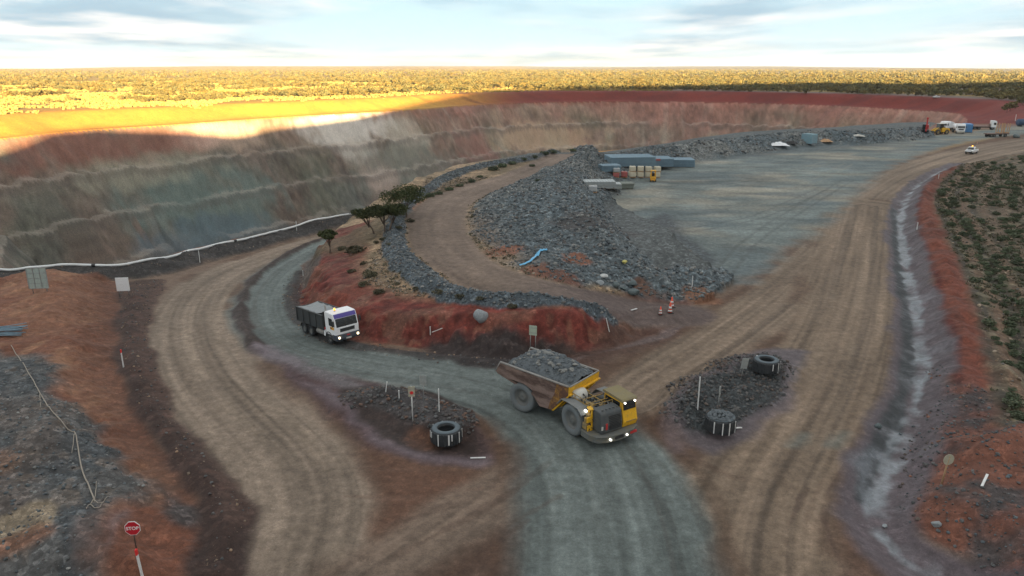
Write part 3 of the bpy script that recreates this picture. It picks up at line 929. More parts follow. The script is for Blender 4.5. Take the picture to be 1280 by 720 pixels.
paint(sstep(.5, -.5, dM) * sstep(-.5, .3, fbm(X, Y, 2.6, 4, 463) - .02 * (X - 30)) * .9, (0.165, 0.072, 0.050), peb=.35)
paint(sstep(2.5, 1.6, dD + .5 * wob), (0.105, 0.085, 0.092), peb=.25, rough=.7)
paint(stroke([(1118, 262), (1120, 300), (1126, 350), (1135, 410), (1134, 470), (1116, 530), (1090, 580), (1078, 625)], .55, .3, .3), (0.052, 0.056, 0.060), peb=.3)
wet = sstep(.70, .25, dD + .28 * wob + .22 * fine)
wet = wet * sstep(-.75, .15, fbm(X, Y, 2.2, 4, 468))
paint(wet * .85, (0.185, 0.20, 0.215), peb=.15, rough=.42)
paint(sstep(1.9, .6, dD + .8 * wob) * .35 * sstep(0, .5, fbm(X, Y, 1.6, 4, 469)), (0.20, 0.20, 0.215))
paint(wet * sstep(.25, .6, fbm(X, Y, 1.1, 3, 464)) * .75, (0.13, 0.14, 0.15))
paint(inside([(1075, 570), (1095, 560), (1085, 610), (1082, 650), (1072, 620)], .5, .5) * .55, (0.16, 0.17, 0.19), rough=.4)
rowf = sstep(-14, -2, dF)
paint(fld, (0.115, 0.088, 0.062), peb=.5)
paint(fld * sstep(0, .6, fbm(X, Y, 5, 4, 465)) * .6, (0.085, 0.085, 0.055), peb=.5)
paint(fld * sstep(.2, .8, furrow) * rowf * .6, (0.16, 0.10, 0.07))
paint(fld * sstep(.2, .8, -furrow) * rowf * .6, (0.05, 0.05, 0.042))
paint(fld * sstep(.3, .8, fbm(X, Y, 1.2, 3, 466)) * .6, (0.20, 0.17, 0.12))
paint(sstep(.05, .5, fr) * .9, (0.24, 0.085, 0.06))
paint(sstep(.35, .8, fbm(X, Y, 30, 3, 467)) * sstep(.05, .5, fr) * .6, (0.09, 0.09, 0.05))
# waste dump
paint(sstep(1, 8, hill), (0.17, 0.12, 0.085), peb=.5)

# tyre-tread scuffs on all driven ground
sc = fbm(X, Y, .45, 3, 471) * .07 + fbm(X, Y, 20, 3, 472) * .06 + fbm(X, Y, 2.2, 4, 474) * .08
C *= (1 + sc)[:, None]
lum = C @ np.array([.3, .5, .2], np.float32)
sat = np.where(rr > 250, 1.12, 1.12).astype(np.float32)
C = lum[:, None] + (C - lum[:, None]) * sat[:, None]
C *= ((np.maximum(lum, .02) / .125) ** np.where(pit_in | (rr > 250), .12, .28))[:, None]
C = np.clip(C, 0.008, 0.8)

# ------------------------------------------------------------------ zones -> objects
zone = np.zeros(len(X), np.int8)
names = ['ground', 'pit', 'haul_road', 'gravel_pad', 'rock_embankment', 'ramp_road', 'scrub_field', 'plain', 'waste_dump']
blm = stroke(BL, 3.6, .5)
zone[rr > 330] = 7
zone[marg > .5] = 0
zone[(hill > 1.0)] = 8
zone[(junc_m > .5) | (stroke(LL, 3.7, .5) > .5) | (blm > .5)] = 2
zone[(pad > .5)] = 3
zone[fld > .5] = 6
zone[mnd > .5] = 0
zone[((rock_pile > .5) | (rock_wind > .5))] = 4
zone[(on_ramp > .5) & (zone != 3)] = 5
zone[pit_in] = 1
zone[inside(ISL, .6, .5) > .5] = 0

# ------------------------------------------------------------------ ground material
def ground_material():
    m, nt, b = new_mat('ground_surface')
    L = nt.links.new
    at = N(nt, 'ShaderNodeAttribute', attribute_name='soil')
    pb = N(nt, 'ShaderNodeAttribute', attribute_name='stones')
    rg = N(nt, 'ShaderNodeAttribute', attribute_name='wear')
    tc = N(nt, 'ShaderNodeTexCoord')
    na = N(nt, 'ShaderNodeTexNoise', inp={'Scale': 1.7, 'Detail': 9.0, 'Roughness': 0.7}); L(tc.outputs['Object'], na.inputs['Vector'])
    nb = N(nt, 'ShaderNodeTexNoise', inp={'Scale': 9.0, 'Detail': 5.0, 'Roughness': 0.65}); L(tc.outputs['Object'], nb.inputs['Vector'])
    va = N(nt, 'ShaderNodeTexVoronoi', inp={'Scale': 2.6, 'Randomness': 1.0}); L(tc.outputs['Object'], va.inputs['Vector'])
    vb = N(nt, 'ShaderNodeTexVoronoi', inp={'Scale': 6.5}); L(tc.outputs['Object'], vb.inputs['Vector'])
    f1 = ramp(nt, na.outputs['Fac'], [(0.25, 0.62), (0.5, 0.98), (0.75, 1.38)])
    f2 = ramp(nt, nb.outputs['Fac'], [(0.25, 0.80), (0.75, 1.18)])
    c = mixcol(nt, 1.0, at.outputs['Color'], f1, 'MULTIPLY')
    c = mixcol(nt, 1.0, c, f2, 'MULTIPLY')
    nc = N(nt, 'ShaderNodeTexNoise', inp={'Scale': 26.0, 'Detail': 3.0, 'Roughness': 0.7}); L(tc.outputs['Object'], nc.inputs['Vector'])
    f3 = ramp(nt, nc.outputs['Fac'], [(0.3, 0.72), (0.7, 1.25)])
    c = mixcol(nt, 1.0, c, f3, 'MULTIPLY')
    # stones: each cell its own tone
    sp = N(nt, 'ShaderNodeSeparateColor'); L(va.outputs['Color'], sp.inputs[0])
    st = ramp(nt, sp.outputs[0], [(0.0, 0.45), (0.6, 0.95), (0.9, 1.5), (1.0, 2.1)])
    sp2 = N(nt, 'ShaderNodeSeparateColor'); L(vb.outputs['Color'], sp2.inputs[0])
    st2 = ramp(nt, sp2.outputs[1], [(0.0, 0.6), (0.7, 1.0), (1.0, 1.7)])
    stc = mixcol(nt, 1.0, mixcol(nt, 1.0, c, st, 'MULTIPLY'), st2, 'MULTIPLY')
    pf = N(nt, 'ShaderNodeMath', operation='MULTIPLY', inp={1: 0.75}); L(pb.outputs['Fac'], pf.inputs[0])
    c = mixcol(nt, pf.outputs[0], c, stc)
    L(c, b.inputs['Base Color'])
    L(rg.outputs['Fac'], b.inputs['Roughness'])
    b.inputs['Specular IOR Level'].default_value = 0.3
    # relief
    h1 = N(nt, 'ShaderNodeMath', operation='MULTIPLY'); L(va.outputs['Distance'], h1.inputs[0]); L(pb.outputs['Fac'], h1.inputs[1])
    h2 = N(nt, 'ShaderNodeMath', operation='MULTIPLY_ADD', inp={1: -0.35}); L(h1.outputs[0], h2.inputs[0]); L(na.outputs['Fac'], h2.inputs[2])
    h3 = N(nt, 'ShaderNodeMath', operation='MULTIPLY_ADD', inp={1: 0.35}); L(nb.outputs['Fac'], h3.inputs[0]); L(h2.outputs[0], h3.inputs[2])
    bp = N(nt, 'ShaderNodeBump', inp={'Strength': 0.55, 'Distance': 0.16}); L(h3.outputs[0], bp.inputs['Height'])
    L(bp.outputs[0], b.inputs['Normal'])
    return m

GM = ground_material()


def grid_objects():
    i, j = np.meshgrid(np.arange(NR - 1), np.arange(NA), indexing='ij')
    j2 = (j + 1) % NA
    q = np.stack([i * NA + j, (i + 1) * NA + j, (i + 1) * NA + j2, i * NA + j2], -1).reshape(-1, 4)
    # grid runs clockwise seen from above: this order faces up
    fz = zone[q[:, 0]]
    # vertex normals of the whole sheet, so that the zones join without a seam
    P3 = np.stack([X, Y, Z], -1).astype(np.float32)
    e1 = P3[q[:, 2]] - P3[q[:, 0]]; e2 = P3[q[:, 3]] - P3[q[:, 1]]
    fn = np.cross(e1, e2)
    sgn = np.sign(fn[:, 2].sum())
    if sgn < 0:
        q = q[:, ::-1].copy(); fn = -fn
    for zi, nm in enumerate(names):
        qq = q[fz == zi]
        if len(qq) == 0:
            continue
        used, inv = np.unique(qq.ravel(), return_inverse=True)
        me = bpy.data.meshes.new(nm)
        nv, nf = len(used), len(qq)
        me.vertices.add(nv); me.vertices.foreach_set('co', P3[used].ravel())
        me.loops.add(nf * 4); me.loops.foreach_set('vertex_index', inv.astype(np.int32))
        me.polygons.add(nf)
        me.polygons.foreach_set('loop_start', np.arange(0, nf * 4, 4, dtype=np.int32))
        me.polygons.foreach_set('use_smooth', np.ones(nf, bool))
        me.update(calc_edges=True)
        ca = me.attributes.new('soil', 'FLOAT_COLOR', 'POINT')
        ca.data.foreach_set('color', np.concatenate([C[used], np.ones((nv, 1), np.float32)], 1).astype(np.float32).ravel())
        a = me.attributes.new('stones', 'FLOAT', 'POINT'); a.data.foreach_set('value', np.clip(PEB[used], 0, 1).astype(np.float32))
        a = me.attributes.new('wear', 'FLOAT', 'POINT'); a.data.foreach_set('value', RGH[used].astype(np.float32))
        me.materials.append(GM)
        o = bpy.data.objects.new(nm, me); COL.objects.link(o)
        tag(o, kind='structure')
    # the patch right under the drone
    me = bpy.data.meshes.new('ground'); ring = [(float(X[k_]), float(Y[k_]), float(Z[k_])) for k_ in range(NA)]
    me.from_pydata(ring + [(0, 0, 0)], [], [((k_ + 1) % NA, k_, NA) for k_ in range(NA)])
    ca = me.attributes.new('soil', 'FLOAT_COLOR', 'POINT'); ca.data.foreach_set('color', np.tile([.12, .09, .07, 1], NA + 1).astype(np.float32))
    me.materials.append(GM)
    o = bpy.data.objects.new('ground', me); COL.objects.link(o); tag(o, kind='structure')

grid_objects()
# ------------------------------------------------------------------ samplers on the terrain grid
def samp(A, x, y):
    x = np.asarray(x, float); y = np.asarray(y, float)
    r = np.hypot(x, y); a = np.arctan2(x, y)
    i = np.clip(np.searchsorted(RR, r) - 1, 0, NR - 1); j = np.clip(np.searchsorted(AZ, a) - 1, 0, NA - 1)
    return A.reshape(NR, NA)[i, j]


def leaf_mat(name, base, var, trans=0.25, attr=None):
    m, nt, b = new_mat(name)
    L = nt.links.new
    oi = N(nt, 'ShaderNodeObjectInfo'); tc = N(nt, 'ShaderNodeTexCoord')
    n = N(nt, 'ShaderNodeTexNoise', inp={'Scale': 1.4, 'Detail': 3.0}); L(tc.outputs['Object'], n.inputs['Vector'])
    f = ramp(nt, n.outputs['Fac'], [(0.35, 0.0), (0.65, 1.0)])
    c = mixcol(nt, f, base, var)
    if attr:
        at = N(nt, 'ShaderNodeAttribute', attribute_name=attr)
        c = mixcol(nt, 1.0, c, at.outputs['Color'], 'MULTIPLY')
    else:
        rr_ = ramp(nt, oi.outputs['Random'], [(0.0, 0.75), (1.0, 1.25)])
        c = mixcol(nt, 1.0, c, rr_, 'MULTIPLY')
    L(c, b.inputs['Base Color']); b.inputs['Roughness'].default_value = 0.75
    b.inputs['Specular IOR Level'].default_value = 0.2
    return m

M_bark = mat('bark', (0.16, 0.12, 0.095), 0.9, dirt=.5, dirtcol=(0.07, 0.05, 0.04), scale=5, bump=.6)
M_leaf = leaf_mat('gum_leaves', (0.034, 0.046, 0.018), (0.066, 0.072, 0.028))
M_shrub = leaf_mat('saltbush_leaves', (0.062, 0.085, 0.045), (0.12, 0.13, 0.085))
M_dry = leaf_mat('dry_scrub_leaves', (0.11, 0.095, 0.060), (0.075, 0.075, 0.048))
M_bush = leaf_mat('bushland_leaves', (0.105, 0.098, 0.036), (0.17, 0.135, 0.052), attr='tone')


def raw_mesh(name, V, Fq, m, attrs=None, smooth=False):
    """mesh straight from arrays: V (n,3), Fq (f,k)"""
    me = bpy.data.meshes.new(name)
    k = Fq.shape[1]
    me.vertices.add(len(V)); me.vertices.foreach_set('co', V.astype(np.float32).ravel())
    me.loops.add(Fq.size); me.loops.foreach_set('vertex_index', Fq.astype(np.int32).ravel())
    me.polygons.add(len(Fq)); me.polygons.foreach_set('loop_start', np.arange(0, Fq.size, k, dtype=np.int32))
    me.polygons.foreach_set('use_smooth', np.full(len(Fq), smooth))
    me.update(calc_edges=True)
    for nm, col in (attrs or {}).items():
        a = me.attributes.new(nm, 'FLOAT_COLOR', 'POINT')
        a.data.foreach_set('color', np.concatenate([col, np.ones((len(V), 1))], 1).astype(np.float32).ravel())
    me.materials.append(m)
    return me


# leaf clumps
def leaf_cards(centres, size, r, flat=0.5):
    """one small bent leaf clump (two triangles) per centre, turned at random"""
    n = len(centres)
    a = r.normal(size=(n, 3)); a[:, 2] *= flat; a /= np.linalg.norm(a, axis=1)[:, None]
    b = r.normal(size=(n, 3)); b -= (b * a).sum(1)[:, None] * a; b /= np.linalg.norm(b, axis=1)[:, None]
    nrm = np.cross(a, b)
    s = size * r.uniform(.6, 1.35, n)[:, None]
    V = np.stack([centres - a * s, centres + b * s * .6 + nrm * s * .2, centres + a * s, centres - b * s * .6 + nrm * s * .25], 1).reshape(-1, 3)
    Fq = np.arange(n * 4).reshape(n, 4)
    return V, Fq


def crown_points(r, lobes, n, hollow=0.45):
    """points through the volume of several lobes (cx,cy,cz,rx,ry,rz), more towards their surface"""
    w_ = np.array([l[3] * l[4] * l[5] for l in lobes]) ** .7; w_ /= w_.sum()
    idx = r.choice(len(lobes), n, p=w_)
    d = r.normal(size=(n, 3)); d /= np.linalg.norm(d, axis=1)[:, None]
    rad = (hollow + (1 - hollow) * r.random(n) ** .6) * r.uniform(.85, 1.1, n)
    L = np.array(lobes)[idx]
    return L[:, :3] + d * rad[:, None] * L[:, 3:6]


def gum_tree(px, py, height, width, seed, label, lean=0.0, n=2600, umbrella=.42):
    r = np.random.default_rng(seed)
    x, y, z = hit(px, py)
    root = empty('gum_tree', (x, y, z - .15), 0, label, 'tree')
    mb = MB()
    nl = 7
    lobes = []
    trunk_top = Vector((lean * .6, 0, height * .42))
    mb.tube([(0, 0, 0), (lean * .2, .03, height * .2), trunk_top], [.13, .10, .08], 7)
    for i in range(nl):
        a = 2 * math.pi * i / nl + r.uniform(-.4, .4)
        rad = width * .5 * r.uniform(.3, .72) if i else 0
        c = Vector((lean + math.cos(a) * rad, math.sin(a) * rad, height * r.uniform(.74, .92) - .12 * rad))
        mid = trunk_top.lerp(c, .55) + Vector((0, 0, -.15))
        mb.tube([trunk_top - Vector((0, 0, r.uniform(0, height * .15))), mid, c], [.065, .045, .02], 5)
        rr_ = width * r.uniform(.20, .30)
        lobes.append((c.x, c.y, c.z, rr_, rr_, rr_ * umbrella * 1.15))
    mb.build('trunk', M_bark, root)
    pts = crown_points(r, lobes, n, .3)
    V, Fq = leaf_cards(pts, .125, r)
    o = bpy.data.objects.new('crown', raw_mesh('crown', V, Fq, M_leaf)); COL.objects.link(o); o.parent = root
    return root


def h_for(px, base, top, pt):
    """height of an upright thing whose foot is at pt and whose top shows at photo row `top`"""
    q = (top - 360.0) / F
    return pt[1] * (q * CP + SP) / (q * SP - CP) + CAM_H - pt[2]

gum_tree(508, 271, 4.0, 6.2, 1, 'largest flat crowned gum tree standing right of the others by the pit edge', n=3400)
gum_tree(481, 290, 3.4, 4.4, 2, 'dark gum tree in the middle of the row beside the haul road', n=2400)
gum_tree(487, 288, 3.5, 3.6, 3, 'gum tree just right of the middle one, their crowns touching', lean=.7, n=2000)
gum_tree(468, 292, 3.3, 3.8, 4, 'gum tree leaning left over the haul road, crown nearest the pipe', lean=-1.0, n=2000)
gum_tree(413, 316, 3.1, 2.5, 5, 'smallest gum tree alone at the red cut corner by the haul road', n=1500)

# ------------------------------------------------------------------ shrubs
def shrub_mesh(name, seed, n, m, squash=.75, size=.075):
    r = np.random.default_rng(seed)
    lobes = [(0, 0, .30, .48, .48, .34)]
    for i in range(4):
        a = r.uniform(0, 6.28); lobes.append((.26 * math.cos(a), .26 * math.sin(a), r.uniform(.2, .36), .28, .28, .24))
    V, Fq = leaf_cards(crown_points(r, lobes, n, .5), size, r, 1.0)
    V[:, 2] = np.maximum(V[:, 2], 0) * squash
    return raw_mesh(name, V, Fq, m)

shrub_me = [shrub_mesh('saltbush', 40 + i, 340, M_shrub, size=.085) for i in range(4)]
dry_me = [shrub_mesh('dry_shrub', 50 + i, 320, M_dry, .65, .085) for i in range(3)]

def put_shrub(name, me, x, y, s, label, group, sink=.06):
    o = bpy.data.objects.new(name, me); COL.objects.link(o)
    o.location = (x, y, float(ground(x, y)) - sink * s); o.rotation_euler = (0, 0, random.uniform(0, 6.28))
    o.scale = (s * random.uniform(.85, 1.2), s * random.uniform(.85, 1.2), s * random.uniform(.8, 1.1))
    tag(o, label, 'shrub', group)
    return o

# the ripped field on the right: rows of saltbush
cand = []
rs_ = np.random.default_rng(77)
tries = 0
while len(cand) < 275 and tries < 9000:
    tries += 1
    px, py = rs_.uniform(1165, 1300), 195 + 380 * rs_.random() ** 1.3
    x, y, z = hit(px, py)
    if float(samp(fld, x, y)) < .8 or float(samp(dF, x, y)) > -1.0:
        continue
    if float(samp(np.sin(dF * 2.3 + 1.2 * wob2), x, y)) > .5 and rs_.random() < .8:
        continue
    s = rs_.uniform(.55, 1.35) * (1.0 + .25 * (y > 90))
    if any((x - a) ** 2 + (y - b) ** 2 < (.4 * (s + c)) ** 2 for a, b, c in cand):
        continue
    cand.append((x, y, s))
for x, y, s in cand:
    put_shrub('saltbush_shrub', random.choice(shrub_me), x, y, s, 'low green saltbush among the others on the ripped field right of the red bank', 'saltbush on the ripped field')

# scrub on the mound above the red cut
for k_, (px, py, s) in enumerate([(445, 316, 2.2), (462, 345, 1.7), (456, 357, 1.3), (474, 366, 1.3), (428, 312, 1.2), (547, 366, 1.0), (575, 372, .9), (600, 374, .9), (480, 300, 1.0), (470, 304, .8),
                                  (498, 285, .9), (455, 330, .9), (520, 362, .7), (640, 384, .8), (512, 277, 1.1), (487, 306, .7), (440, 340, .9), (495, 356, .8)]):
    x, y, z = hit(px, py)
    put_shrub('dry_shrub', dry_me[k_ % 3], x, y, s, 'grey brown dry scrub bush on the stony mound above the red cut', 'dry bushes on the scrub mound')
# green bushes along the pit edge beside the ramp road
for k_, (px, py, s) in enumerate([(538, 246, 1.6), (548, 243, 1.3), (562, 238, 1.5), (575, 233, 1.3), (590, 228, 1.6), (600, 222, 1.2), (617, 213, 2.2), (628, 209, 1.8), (640, 205, 1.5), (655, 200, 1.6), (668, 197, 1.5),
                                  (680, 193, 1.9), (690, 191, 2.0), (700, 189, 1.9), (710, 187, 1.7), (665, 208, 1.2), (672, 226, .9), (716, 189, 1.5)]):
    x, y, z = hit(px, py)
    put_shrub('green_bush', shrub_me[k_ % 4], x, y, s, 'dark green bush on the pit edge beside the stone windrow of the ramp road', 'bushes along the pit edge')

# ------------------------------------------------------------------ bushland on the plain
def bushland():
    r = np.random.default_rng(5)
    def proto(n, size, seed, flat=.42):
        q = np.random.default_rng(seed)
        lobes = [(0, 0, .66, .34, .34, .25)]
        for i in range(5):
            a = q.uniform(0, 6.28); lobes.append((.3 * math.cos(a), .3 * math.sin(a), q.uniform(.45, .8), .24, .24, .17))
        return leaf_cards(crown_points(q, lobes, n, .5), size, q, .8)
    xs, ys = [], []
    def scatter(n, r0, r1, dmin, p=1.0):
        a = np.radians(r.uniform(-43, 44, n)); rr_ = np.sqrt(r.uniform(r0 ** 2, r1 ** 2, n)) if p == 1 else r0 * (r1 / r0) ** r.random(n)
        x, y = rr_ * np.sin(a), rr_ * np.cos(a)
        dp = samp(dpit, x, y)
        n_ = fbm(x, y, 45, 4, 501)
        edge_ = np.where(x > 150, 26, np.where(x > 40, 48, 60)) + 12 * fbm(x, y, 25, 3, 503)
        keep = (dp > edge_) | (rr_ > 900)
        keep &= n_ > np.where(x < -100, .05, -.35)
        keep &= samp(fr, x, y) < .35
        keep &= (dp > 0) & ~((x > 60) & (rr_ < 470))
        return x[keep], y[keep]
    x1, y1 = scatter(36000, 330, 1500, 60)
    x2, y2 = scatter(16000, 1500, 5500, 60, 0)
    # the scatter nearest to us become trees of their own
    d1 = np.hypot(x1, y1)
    o_ = np.argsort(d1)
    near_i, rest = o_[:240], o_[240:]
    protos = [proto(46, .15, 60 + i) for i in range(5)]
    small = [proto(14, .26, 70 + i) for i in range(3)]
    Vs, Fs, Ts = [], [], []; off = 0
    def batch(xx, yy, pr, hmin, hmax):
        nonlocal off
        V0, F0 = pr
        n = len(xx)
        s = r.uniform(hmin, hmax, n); wd = s * r.uniform(1.0, 1.6, n)
        ang = r.uniform(0, 6.28, n); c, q = np.cos(ang)[:, None], np.sin(ang)[:, None]
        vx = (V0[None, :, 0] * c - V0[None, :, 1] * q) * wd[:, None] + xx[:, None]
        vy = (V0[None, :, 0] * q + V0[None, :, 1] * c) * wd[:, None] + yy[:, None]
        zz = ground(xx, yy)
        vz = (V0[None, :, 2] - .22) * s[:, None] * 1.12 + zz[:, None]
        Vs.append(np.stack([vx, vy, vz], -1).reshape(-1, 3))
        Fs.append((F0[None] + (np.arange(n) * len(V0))[:, None, None]).reshape(-1, 4) + off)
        t = r.uniform(.75, 1.25, (n, 1)); hue = r.uniform(-.14, .14, (n, 1))
        col = np.concatenate([t * (1 + hue), t, t * (1 - hue * 1.5)], 1)
        Ts.append(np.repeat(col, len(V0), 0)); off += n * len(V0)
    grp = r.integers(0, 5, len(rest))
    for g in range(5):
        i = rest[grp == g]; batch(x1[i], y1[i], protos[g], 2.2, 6.2)
    g2 = r.integers(0, 3, len(x2))
    for g in range(3):
        batch(x2[g2 == g], y2[g2 == g], small[g], 4.0, 8.5)
    me = raw_mesh('bushland', np.concatenate(Vs), np.concatenate(Fs), M_bush, {'tone': np.concatenate(Ts)})
    o = bpy.data.objects.new('bushland', me); COL.objects.link(o)
    tag(o, 'low olive gum woodland covering the plain to the horizon', 'woodland', kind='stuff')
    # individual trees along the edge
    mats_ = []
    for i in range(4):
        V0, F0 = proto(110, .11, 90 + i)
        V0[:, 2] -= .08
        cm = raw_mesh('crown', V0, F0, M_bush, {'tone': np.full((len(V0), 3), .9 + .08 * i)})
        tb = MB(); tb.tube([(0, 0, -.05), (.02, 0, .3), (.05, .02, .55)], [.028, .02, .012], 5)
        for a in (0.4, 2.5, 4.4):
            tb.tube([(.02, 0, .28), (.12 * math.cos(a), .12 * math.sin(a), .45), (.22 * math.cos(a), .22 * math.sin(a), .62)], [.016, .011, .006], 4)
        root = empty('bush_tree', (0, 0, -500)); tr = tb.build('trunk', M_bark, root)
        co = bpy.data.objects.new('crown', cm); COL.objects.link(co); co.parent = root
        mats_.append(root)
    used = set()
    for k_, i in enumerate(near_i):
        g = k_ % 4
        root = mats_[g] if g not in used else copy_tree(mats_[g]); used.add(g)
        s = r.uniform(2.6, 6.0)
        root.location = (x1[i], y1[i], float(ground(x1[i], y1[i]))); root.rotation_euler = (0, 0, r.uniform(0, 6.28))
        root.scale = (s * r.uniform(1, 1.35), s * r.uniform(1, 1.35), s)
        tag(root, 'small olive gum tree on the near fringe of the bushland beyond the pit', 'tree', 'gum trees on the near fringe of the bushland')
    # a few taller ones that stand out of the skyline
    for k_, (px, d, h_) in enumerate([(1083, 640, 11), (1066, 700, 9.5), (1000, 720, 9), (935, 760, 9), (505, 820, 11), (63, 760, 9), (250, 900, 10), (1165, 700, 9.5), (1120, 720, 9), (760, 900, 9), (640, 950, 9.5), (155, 700, 8), (22, 640, 7.5), (40, 560, 6)]):
        root = copy_tree(mats_[k_ % 4])
        x = (px - 640) / F * d * .985; y = d * .985
        root.location = (x, y, float(ground(x, y))); s = h_ * .93; root.scale = (s * .8, s * .8, s * 1.05)
        tag(root, 'taller gum tree rising above the bushland skyline', 'tree', 'taller trees on the skyline')
bushland()

# ------------------------------------------------------------------ loose rock
def rock_protos(n, seed):
    out = []
    t = (1 + 5 ** .5) / 2
    V0 = np.array([(-1, t, 0), (1, t, 0), (-1, -t, 0), (1, -t, 0), (0, -1, t), (0, 1, t), (0, -1, -t), (0, 1, -t), (t, 0, -1), (t, 0, 1), (-t, 0, -1), (-t, 0, 1)], float)
    V0 /= np.linalg.norm(V0[0])
    F0 = np.array([(0, 11, 5), (0, 5, 1), (0, 1, 7), (0, 7, 10), (0, 10, 11), (1, 5, 9), (5, 11, 4), (11, 10, 2), (10, 7, 6), (7, 1, 8), (3, 9, 4), (3, 4, 2), (3, 2, 6), (3, 6, 8), (3, 8, 9), (4, 9, 5), (2, 4, 11), (6, 2, 10), (8, 6, 7), (9, 8, 1)])
    q = np.random.default_rng(seed)
    for i in range(n):
        V = V0 * q.uniform(.7, 1.2, (12, 1)) * np.array([1, q.uniform(.6, .95), q.uniform(.45, .8)])
        out.append((V * .5, F0))
    return out
ROCKS = rock_protos(7, 3)


def rock_mat(name, attr=None, base=(0.1, 0.112, 0.12)):
    m, nt, b = new_mat(name); L = nt.links.new
    tc = N(nt, 'ShaderNodeTexCoord')
    n = N(nt, 'ShaderNodeTexNoise', inp={'Scale': 6.0, 'Detail': 5.0, 'Roughness': .7}); L(tc.outputs['Object'], n.inputs['Vector'])
    f = ramp(nt, n.outputs['Fac'], [(0.3, .7), (.7, 1.25)])
    if attr:
        at = N(nt, 'ShaderNodeAttribute', attribute_name=attr); src = at.outputs['Color']
    else:
        src = base
    c = mixcol(nt, 1.0, src, f, 'MULTIPLY'); L(c, b.inputs['Base Color'])
    b.inputs['Roughness'].default_value = .75
    bp = N(nt, 'ShaderNodeBump', inp={'Strength': .5, 'Distance': .03}); L(n.outputs['Fac'], bp.inputs['Height']); L(bp.outputs[0], b.inputs['Normal'])
    return m
M_rub = rock_mat('broken_rock', 'tone')


def rubble(name, label, mask_, n, bounds, smin, smax, cols, seed, thr=.5, power=2.2):
    r = np.random.default_rng(seed)
    m = 0; XS, YS = [], []
    while m < n:
        px, py = r.uniform(bounds[0], bounds[1], 4 * n), r.uniform(bounds[2], bounds[3], 4 * n)
        k_ = samp(mask_, px, py) > thr + r.uniform(0, .3, len(px))
        XS.append(px[k_]); YS.append(py[k_]); m += k_.sum()
        if k_.sum() == 0:
            break
    x, y = np.concatenate(XS)[:n], np.concatenate(YS)[:n]; n = len(x)
    z = ground(x, y)
    s = smin + (smax - smin) * r.random(n) ** power
    Vs, Fs, Ts = [], [], []; off = 0
    g = r.integers(0, len(ROCKS), n)
    cols = np.array(cols)
    for gi, (V0, F0) in enumerate(ROCKS):
        i = np.nonzero(g == gi)[0]; k_ = len(i)
        a = r.uniform(0, 6.28, k_); c, q = np.cos(a)[:, None], np.sin(a)[:, None]
        tl = r.uniform(-.5, .5, k_)[:, None]
        vx = V0[None, :, 0] * c - V0[None, :, 1] * q; vy = V0[None, :, 0] * q + V0[None, :, 1] * c; vz = V0[None, :, 2] + tl * vx * .6
        ss = s[i][:, None]
        Vs.append(np.stack([vx * ss + x[i][:, None], vy * ss + y[i][:, None], vz * ss + z[i][:, None] + ss * .12], -1).reshape(-1, 3))
        Fs.append((F0[None] + (np.arange(k_) * 12)[:, None, None]).reshape(-1, 3) + off); off += 12 * k_
        col = cols[r.integers(0, len(cols), k_)] * r.uniform(.7, 1.35, (k_, 1))
        Ts.append(np.repeat(col, 12, 0))
    me = raw_mesh(name, np.concatenate(Vs), np.concatenate(Fs), M_rub, {'tone': np.concatenate(Ts)})
    o = bpy.data.objects.new(name, me); COL.objects.link(o); tag(o, label, 'rocks', kind='stuff')

BLUE = [(0.076, 0.092, 0.10), (0.055, 0.067, 0.076), (0.095, 0.11, 0.116), (0.125, 0.132, 0.13), (0.074, 0.088, 0.096), (0.18, 0.18, 0.17), (0.075, 0.066, 0.062)]
DRK = [(0.05, 0.052, 0.053), (0.072, 0.072, 0.072), (0.095, 0.092, 0.088), (0.06, 0.05, 0.047), (0.08, 0.06, 0.05)]
WARM = [(0.22, 0.15, 0.10), (0.15, 0.11, 0.08), (0.28, 0.22, 0.16), (0.10, 0.09, 0.08)]
rubble('rubble', 'blue grey broken rock covering the waste heap beside the pad', rock_pile * (Y < 180) * (np.abs(X - 10) < 60), 32000, (-25, 40, 60, 180), .07, .58, BLUE, 1, power=6)
rubble('rubble', 'broken rock on the long berm behind the pad', rock_pile * (Y > 150), 6000, (10, 190, 150, 330), .2, 1.0, BLUE, 2, power=5)
rubble('windrow_stones', 'blue grey stones along the windrow beside the ramp road', rock_wind, 8000, (-30, 30, 55, 180), .08, .45, BLUE, 3, power=4)
rubble('loose_stones', 'black stones heaped on the traffic island with two tyres', np.maximum(sstep(.1, .4, r3), sstep(.1, .4, r3b)), 2600, (8, 24, 36, 62), .07, .36, DRK, 4, power=3.5)
rubble('loose_stones', 'dark stones on the traffic island with one tyre', sstep(.1, .5, r2), 500, (-14, 0, 38, 56), .1, .4, DRK + [(0.12, 0.07, 0.05)], 5)
rubble('loose_stones', 'grey gravel stones on the left bank', gr, 3800, (-34, -8, 24, 75), .05, .26, BLUE, 6, power=5)
rubble('loose_stones', 'tan stones scattered on the scrub mound', mnd * (1 - rock_pile) * (1 - rock_wind) * (1 - on_ramp) * (vP < 0) * (1 - .9 * np.clip(cut, 0, 1)), 3200, (-30, 25, 55, 130), .07, .36, WARM, 7, power=3)
rubble('loose_stones', 'dark stones and clods along the road verges', np.maximum(verge, np.maximum(sstep(1.6, .8, d6), sstep(2.6, 1.6, d7))), 3000, (-75, 25, 24, 130), .05, .28, DRK + WARM[:2], 8, power=3)
rubble('loose_stones', 'mixed stones on the bank right of the ditch', np.maximum(lowbank, sstep(.5, -.5, dM)), 2200, (15, 40, 24, 60), .05, .3, DRK + [(0.16, 0.075, 0.05)] + BLUE[:2], 9, power=3.5)
rubble('loose_stones', 'pale stones strewn between the saltbush', fld, 2600, (24, 80, 40, 130), .1, .45, WARM, 10, power=3)

